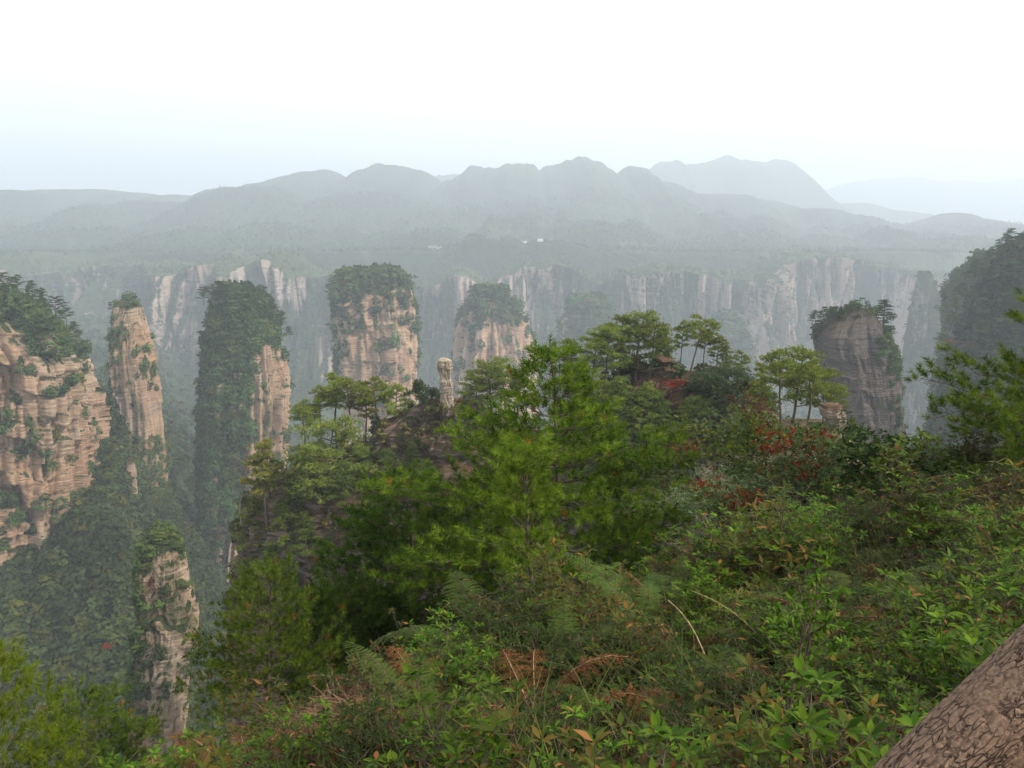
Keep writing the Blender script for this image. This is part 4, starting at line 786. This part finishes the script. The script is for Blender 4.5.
def fern(seed, L=.75, nf=7, col=(.05, .085, .016), dry=0., curl=1.):
    rng = np.random.default_rng(seed); T = Tub(); VB, VD, VL, VW, VS = [], [], [], [], []
    for i in range(nf):
        a = i * 6.283 / nf + rng.normal() * .3; l = L * rng.uniform(.7, 1.15); s = np.linspace(0, 1, 24); th = rng.uniform(.95, 1.3) - curl * rng.uniform(1.1, 1.9) * s ** 1.2
        dx = np.cos(th) * l / 23; dz = np.sin(th) * l / 23; r = np.concatenate([[0], np.cumsum(dx)[:-1]]); z = np.concatenate([[0], np.cumsum(dz)[:-1]])
        q = np.stack([math.cos(a) * r, math.sin(a) * r, z], -1); q += (np.array([-math.sin(a), math.cos(a), 0]) * rng.normal() * .12 * l) * (s ** 2)[:, None]
        T.add(q[::3], .0035 * (1 - s[::3] * .8), 4); tg = nrm(np.gradient(q, axis=0)); sd = nrm(np.cross(tg, [0, 0, 1.]))
        npn = 30
        for j in range(npn):
            g = .16 + .83 * j / npn; p = np.array([np.interp(g, s, q[:, c]) for c in range(3)]); tt = np.array([np.interp(g, s, tg[:, c]) for c in range(3)]); ss_ = np.array([np.interp(g, s, sd[:, c]) for c in range(3)])
            pl = l * .30 * (np.sin(min((g - .1) * 2.2, 1.57)) * (1 - g) ** .75 + .03)
            for sg in (-1, 1):
                d = nrm((ss_ * sg + tt * .45 + np.array([0, 0, -.12 - dry * .35 * rng.random()]) + rng.normal(size=3) * (.05 + dry * .18))[None])[0]; m = max(3, int(pl / .011)); u = (np.arange(m) + .5) / m
                b = p + d * (u * pl)[:, None] + np.array([0, 0, -.15]) * (u ** 2)[:, None] * pl; perp = nrm(np.cross(d, np.cross(tt, d) + 1e-6)[None])[0]
                for s2 in (-1, 1):
                    VB.append(b); VD.append(np.broadcast_to(nrm((tt * s2 * .9 + d * .55)[None])[0], b.shape)); VL.append(pl * .20 * (1 - u) ** .7 + .004); VW.append(np.full(m, .0085)); VS.append(np.broadcast_to(d, b.shape))
    b, d, l_, w_, s_ = (np.concatenate(x) for x in (VB, VD, VL, VW, VS)); n = len(b); d = nrm(d + rng.normal(size=d.shape) * (.06 + dry * .3)); V, F = blades(b, d, l_, w_, rng, s_)
    c = np.array(col)[None] * (.75 + .5 * rng.random((n, 1)))
    return [('stalks', T.mesh('stalks', M_STRAW if dry else M_TWIG)), ('fronds', mesh('fronds', V, F, M_DRY if dry else M_FOL, np.repeat(c, 3, 0)))]
FE = [fern(401), fern(402, .9, 6, (.07, .11, .025)), fern(403, .7, 8, (.045, .08, .014))]; FD = [fern(411, .75, 6, (.15, .065, .028), 1., 1.2), fern(412, .65, 7, (.13, .055, .028), 1., 1.3), fern(413, .8, 5, (.18, .105, .045), .8, 1.1)]
FL = 'green fern with arching fronds among the low shrubs'; DL = 'withered rust-brown fern collapsed among the low shrubs'
rf = np.random.default_rng(9)
def at_px(px, py, lift=0.):
    """the point of the near slope seen at a pixel"""
    D = np.linspace(1.2, 16, 900); q = np.array([P(px, py, d) for d in D]); h = near_h(q[:, 0], q[:, 1]) + lift; k = int(np.argmax(h > q[:, 2])); k = k if h[k] > q[k, 2] else 300; x, y = q[k, 0], q[k, 1]; return x, y, ground_at(x, y)
def low(parts, name, label, cat, group, x, y, s, rz=None, tilt=.12):
    return thing(name, label, cat, parts, (x, y, ground_at(x, y) - .03), rf.uniform(0, 6.28) if rz is None else rz, s, group, (rf.normal() * tilt, rf.normal() * tilt))
ferns = [(488, 655, 1.25, 1, 'large pale green fern spreading under the young bright pine'), (205, 735, 1.1, 0, 'arching green fern at the left end of the slope, over the valley'), (150, 760, 1.1, 1, 'lowest green fern at the left end of the slope'), (690, 610, 1., 2, 'green fern on the brow below the bare pale rock'), (640, 625, 1., 1, 'green fern behind the rust-brown tangle in the middle'), (800, 590, .9, 0, 'green fern under the scarlet-dotted shrub'), (905, 590, .8, 2, 'green fern under the glossy dark shrub'), (290, 745, .9, 2, 'green fern left of the heap of dry straw'), (20, 790, 1.1, 1, 'pale fern frond in the bottom left corner under the pine')]
for px, py, s, k, lab in ferns:
    x, y, z = at_px(px, py); low(FE[k], 'fern', lab, 'fern', None, x, y, s)
dead = [(400, 715, .95, 2, 'yellowed fern standing right of the straw heap'), (425, 722, .9, 0, 'rusty fern clump in the middle of the lower slope'), (660, 640, 1.0, 1, 'rust-brown tangled fern in the middle of the slope'), (625, 655, .9, 0, 'rusty fern left of the rust-brown tangle'), (765, 580, .9, 1, 'brown fern below the grey-green shrub'), (850, 590, 1., 0, 'brown fern drooping in the middle of the right slope'), (930, 560, .9, 2, 'tan fern on the right part of the slope'), (1005, 560, 1.0, 2, 'tan feathery fern at the right edge'), (1015, 520, 1., 0, 'upper rusty fern at the right edge'), (245, 752, .8, 0, 'rusty fern among the green ones at the left end')]
for px, py, s, k, lab in dead:
    x, y, z = at_px(px, py); low(FD[k], 'dry_fern', lab, 'fern', None, x, y, s)
def in_view(n, seed, ymin=1.5, ymax=11.5, p=1.25):
    r = np.random.default_rng(seed); out = []
    while len(out) < n:
        y = ymin + (ymax - ymin) * r.random() ** p; x = r.uniform(-.72, .72) * y * 1.02; e = y - np.interp(x, _E[:, 0], _E[:, 1])
        if e > .9 or (x < -2.3 - .0 * y and e > 0): continue
        out.append((x, y))
    return np.array(out)
pts = in_view(296, 12); heap_c = at_px(345, 752)
for x, y in pts:
    if math.hypot(x - heap_c[0], y - heap_c[1]) < .38: continue
    n_ = fbm(np.array([[x * .8, y * .8, 3.]]), 2, 88)[0]; k = [0, 1, 5, 0, 1, 2, 3, 0, 5][int(rf.integers(0, 9))]
    if n_ > .35: k = 4 if rf.random() < .6 else 3
    elif n_ < -.4: k = 2
    low(LS[k], 'low_shrub', LSL[k], 'shrub', LSL[k].split(' in the')[0] + 's on the slope', x, y, rf.uniform(.5, 1.05) * (1 + .25 * (y > 6)))
for x, y in in_view(48, 13, 3.9, 11): k = int(rf.integers(0, 3)); low(FE[k], 'fern', FL, 'fern', 'green ferns scattered on the slope', x, y, rf.uniform(.65, 1.0))
for x, y in in_view(38, 14, 3.8, 11.5): k = int(rf.integers(0, 2)); low(FD[k], 'dry_fern', DL, 'fern', 'withered ferns scattered on the slope', x, y, rf.uniform(.7, 1.1))
# grass, litter and dry stems that nobody could count
def grass(name, label, n, col, L, seed, wd=.006, up=1., ymax=11.5, spread=.09, per=14, arch=1., area=None, lift=0):
    r = np.random.default_rng(seed); base = in_view(n, seed, 1.3, ymax) if area is None else area(n, r); z = near_h(base[:, 0], base[:, 1]) + lift * (r.random(len(base)) if lift else 0); c = np.concatenate([base, z[:, None]], 1)
    b = np.repeat(c, per, 0) + r.normal(size=(n * per, 3)) * np.array([spread, spread, .01]); m = len(b); a = r.random(m) * 6.283; l = L * r.uniform(.5, 1.2, m); k = 5
    el0 = r.uniform(.9, 1.5, m) * up; bend = r.uniform(.6, 2., m) * arch; p = b.copy(); V = []; side = np.stack([-np.sin(a), np.cos(a), a * 0], -1)
    for i in range(k):
        w_ = wd * (1 - i / (k - 1)) ** .7 + .0004; V += [p - side * w_ / 2, p + side * w_ / 2]; e = el0 - bend * (i / k); p = p + np.stack([np.cos(a) * np.cos(e), np.sin(a) * np.cos(e), np.sin(e)], -1) * (l / (k - 1))[:, None]
    V = np.stack(V, 1).reshape(-1, 3); i0 = np.arange(m)[:, None] * 2 * k; F = np.concatenate([i0 + np.array([[2 * j, 2 * j + 1, 2 * j + 3, 2 * j + 2]]) for j in range(k - 1)])
    cc = np.array(col)[r.integers(0, len(col), m)] * (.7 + .6 * r.random((m, 1))); single(name, mesh(name, V, F, M_FOL, np.repeat(cc, 2 * k, 0)), label, 'grass', kind='stuff')
grass('grass', 'long thin green grass growing up between the low shrubs', 800, ((.06, .1, .022), (.09, .12, .03), (.14, .13, .05)), .5, 21)
grass('dry_grass', 'dry straw-coloured stems tangled through the low growth', 420, ((.22, .14, .07), (.17, .085, .04), (.28, .2, .11)), .42, 22, .0045, .8, arch=1.2, per=9)
def heap_area(n, r):
    o = [];
    for i in range(n):
        x, y, z = heap_c[0] + r.normal() * .26, heap_c[1] + r.normal() * .2, 0; o.append((x, y))
    return np.array(o)
grass('dry_straw', 'matted heap of pale reddish straw at the lower edge of the slope', 170, ((.22, .13, .08), (.16, .09, .055), (.28, .18, .12)), .34, 23, .008, .3, arch=.5, per=14, area=heap_area, spread=.1, lift=.22)
def litter():
    r = np.random.default_rng(31); b2 = in_view(30000, 32, 1.0, 13, 1.1); z = near_h(b2[:, 0], b2[:, 1]) + r.random(len(b2)) ** 1.3 * .3; b = np.concatenate([b2, z[:, None]], 1)
    d = nrm(r.normal(size=b.shape) * [1, 1, .5]); V, F = leaves(b, d, r.uniform(.03, .08, len(b)), .022, r)
    c = np.array(((.02, .035, .008), (.032, .05, .01), (.035, .022, .01), (.04, .055, .015), (.02, .025, .009)))[r.integers(0, 5, len(b))] * (.7 + .6 * r.random((len(b), 1)))
    single('undergrowth', mesh('undergrowth', V, F, M_FOL, np.repeat(c, 8, 0)), 'dark leafy undergrowth and litter under the low shrubs', 'undergrowth', kind='stuff')
litter()
# two dry arching stalks and the thin dark saplings that stand above the growth
def stalk(px, py, tx, ty, D, label, mat=M_STRAW, r0=.006, bow=.12):
    a = P(px, py, D); b = P(tx, ty, D + .3); s = np.linspace(0, 1, 9)[:, None]; q = (b - a) * s + np.array([0, 0, 1.]) * bow * np.sin(s * 3.14159); T = Tub(); T.add(q, r0 * (1 - .7 * s[:, 0]), 5)
    single('dry_stalk', T.mesh('dry_stalk', mat), label, 'dry stalk', 'dry stalks', loc=tuple(a)).location = tuple(a)
stalk(722, 705, 668, 600, 4.4, 'straight tan stalk leaning left across the middle of the slope'); stalk(800, 690, 690, 590, 4.6, 'longer thin tan stalk leaning left beside the straight one', r0=.004)
def sapling(px, base, top, D, label, seed):
    a = P(px, base, D); hgt = P(px, top, D)[2] - a[2]; rng = np.random.default_rng(seed); T = Tub(); s = np.linspace(0, 1, 8)[:, None]; q = np.array([.05, .0, hgt]) * s + rng.normal(size=(8, 3)) * .012 * s; T.add(q, .009 * (1 - .75 * s[:, 0]), 6); B = []
    for i in range(9):
        g = .3 + .7 * i / 9; p = np.array([np.interp(g, s[:, 0], q[:, c]) for c in range(3)]); az = i * 2.4; e = p + np.array([math.cos(az) * .16, math.sin(az) * .16, .16]) * (1.3 - g); T.add(np.stack([p, (p + e) / 2, e]), .003, 4); B += [e, (p + e) / 2]
    B.append(q[-1]); B = np.array(B); nl = 6; b = np.repeat(B, nl, 0); d = nrm(rng.normal(size=b.shape) + [0, 0, .4]); V, F = leaves(b, d, .05 * rng.uniform(.7, 1.2, len(b)), .018, rng); c = np.array(G1)[rng.integers(0, 3, len(b))]
    thing('sapling', label, 'sapling', [('stem', T.mesh('stem', M_TWIG)), ('foliage', mesh('foliage', V, F, M_LEAF, np.repeat(c, 8, 0)))], tuple(a))
sapling(800, 700, 560, 3.4, 'thin dark-stemmed sapling rising above the low shrubs at the right', 1); sapling(788, 720, 600, 3.2, 'shorter dark sapling just left of the thin tall one', 2)
# ---------------------------------------------------------------- the log handrail
def log_mat():
    m, n = newmat('log_bark'); L = n.links.new; tcx = N(n, 'ShaderNodeTexCoord')
    mpn = N(n, 'ShaderNodeMapping'); mpn.inputs['Scale'].default_value = (1, 1, .38); L(tcx.outputs['Object'], mpn.inputs[0])
    wn = N(n, 'ShaderNodeTexNoise'); wn.inputs['Scale'].default_value = 40; wn.inputs['Detail'].default_value = 3; L(mpn.outputs[0], wn.inputs['Vector'])
    add = N(n, 'ShaderNodeVectorMath', operation='MULTIPLY_ADD'); add.inputs[1].default_value = (.028, .028, .028); L(wn.outputs['Color'], add.inputs[0]); L(mpn.outputs[0], add.inputs[2])
    v = N(n, 'ShaderNodeTexVoronoi', feature='DISTANCE_TO_EDGE'); v.inputs['Scale'].default_value = 110; L(add.outputs[0], v.inputs['Vector'])
    cr_ = N(n, 'ShaderNodeMapRange'); cr_.inputs[1].default_value = 0; cr_.inputs[2].default_value = .09; L(v.outputs['Distance'], cr_.inputs[0])
    f = N(n, 'ShaderNodeTexNoise'); f.inputs['Scale'].default_value = 190; f.inputs['Detail'].default_value = 6; L(tcx.outputs['Object'], f.inputs['Vector'])
    g = N(n, 'ShaderNodeTexNoise'); g.inputs['Scale'].default_value = 14; g.inputs['Detail'].default_value = 4; L(tcx.outputs['Object'], g.inputs['Vector'])
    r = ramp(n, [(.3, (.085, .048, .028)), (.7, (.2, .125, .078))]); L(f.outputs['Fac'], r.inputs[0])
    crk = N(n, 'ShaderNodeMath', operation='MAXIMUM'); L(cr_.outputs[0], crk.inputs[0]); g2 = N(n, 'ShaderNodeMapRange'); g2.inputs[1].default_value = .45; g2.inputs[2].default_value = .62; g2.inputs[3].default_value = 0; g2.inputs[4].default_value = .9; L(g.outputs['Fac'], g2.inputs[0]); L(g2.outputs[0], crk.inputs[1])
    mx_ = N(n, 'ShaderNodeMix', data_type='RGBA'); mx_.inputs[6].default_value = (.05, .03, .018, 1); L(crk.outputs[0], mx_.inputs[0]); L(r.outputs[0], mx_.inputs[7])
    h = N(n, 'ShaderNodeMath', operation='MULTIPLY_ADD'); L(f.outputs['Fac'], h.inputs[0]); h.inputs[1].default_value = .35; L(crk.outputs[0], h.inputs[2])
    bp = N(n, 'ShaderNodeBump'); bp.inputs['Distance'].default_value = .004; bp.inputs['Strength'].default_value = 1; L(h.outputs[0], bp.inputs['Height'])
    pr = N(n, 'ShaderNodeBsdfPrincipled'); pr.inputs['Roughness'].default_value = .7; pr.inputs['Specular IOR Level'].default_value = .35; L(mx_.outputs[2], pr.inputs['Base Color']); L(bp.outputs[0], pr.inputs['Normal'])
    o = N(n, 'ShaderNodeOutputMaterial'); L(pr.outputs[0], o.inputs[0]); return m
def log_mesh(name, L, R, seed, mat, na=160, nl=420):
    t = np.linspace(0, 1, nl); th = np.linspace(0, 6.28318, na, endpoint=False); TT, AA = np.meshgrid(t, th, indexing='ij'); z = TT * L
    q = np.stack([np.cos(AA) * 1.5, np.sin(AA) * 1.5, z * 3], -1); k = 1 + .09 * fbm(q, 4, seed); q2 = np.stack([np.cos(AA) * 5, np.sin(AA) * 5, z * 26], -1); rd = np.abs(fbm(q2, 3, seed + 2)); k = k - .055 * ss(.12, 0, rd)
    X = R * k * np.cos(AA); Y = R * k * np.sin(AA); V = np.stack([X, Y, z], -1).reshape(-1, 3); i = np.arange(nl - 1)[:, None] * na + np.arange(na)[None]; j = np.arange(nl - 1)[:, None] * na + (np.arange(na)[None] + 1) % na
    F = np.stack([i, j, j + na, i + na], -1).reshape(-1, 4); return mesh(name, V, [F, np.arange(na)[None, ::-1], (np.arange(na) + (nl - 1) * na)[None]], mat, None, True)
def handrail():
    M = log_mat(); a = P(858, 845, .93); b = P(1215, 518, 1.0); d = Vector(b - a); L = d.length
    r = bpy.data.objects.new('log_handrail', None); COL.objects.link(r); r.location = tuple(a)
    tags(r, 'bark-covered log handrail slanting across the bottom right corner', 'handrail')
    rail = bpy.data.objects.new('rail', log_mesh('rail', L, .053, 3, M)); COL.objects.link(rail); rail.parent = r; rail.rotation_euler = d.to_track_quat('Z', 'Y').to_euler()
    for k, f in enumerate((.02, .62)):
        q = Vector(d) * f; gz = -1.9; hp = a[2] + q.z - gz - .03; po = bpy.data.objects.new('post', log_mesh('post', hp, .055, 5 + k, M, 60, 120)); COL.objects.link(po); po.parent = r; po.location = (q.x, q.y + .02, gz - a[2])
handrail()
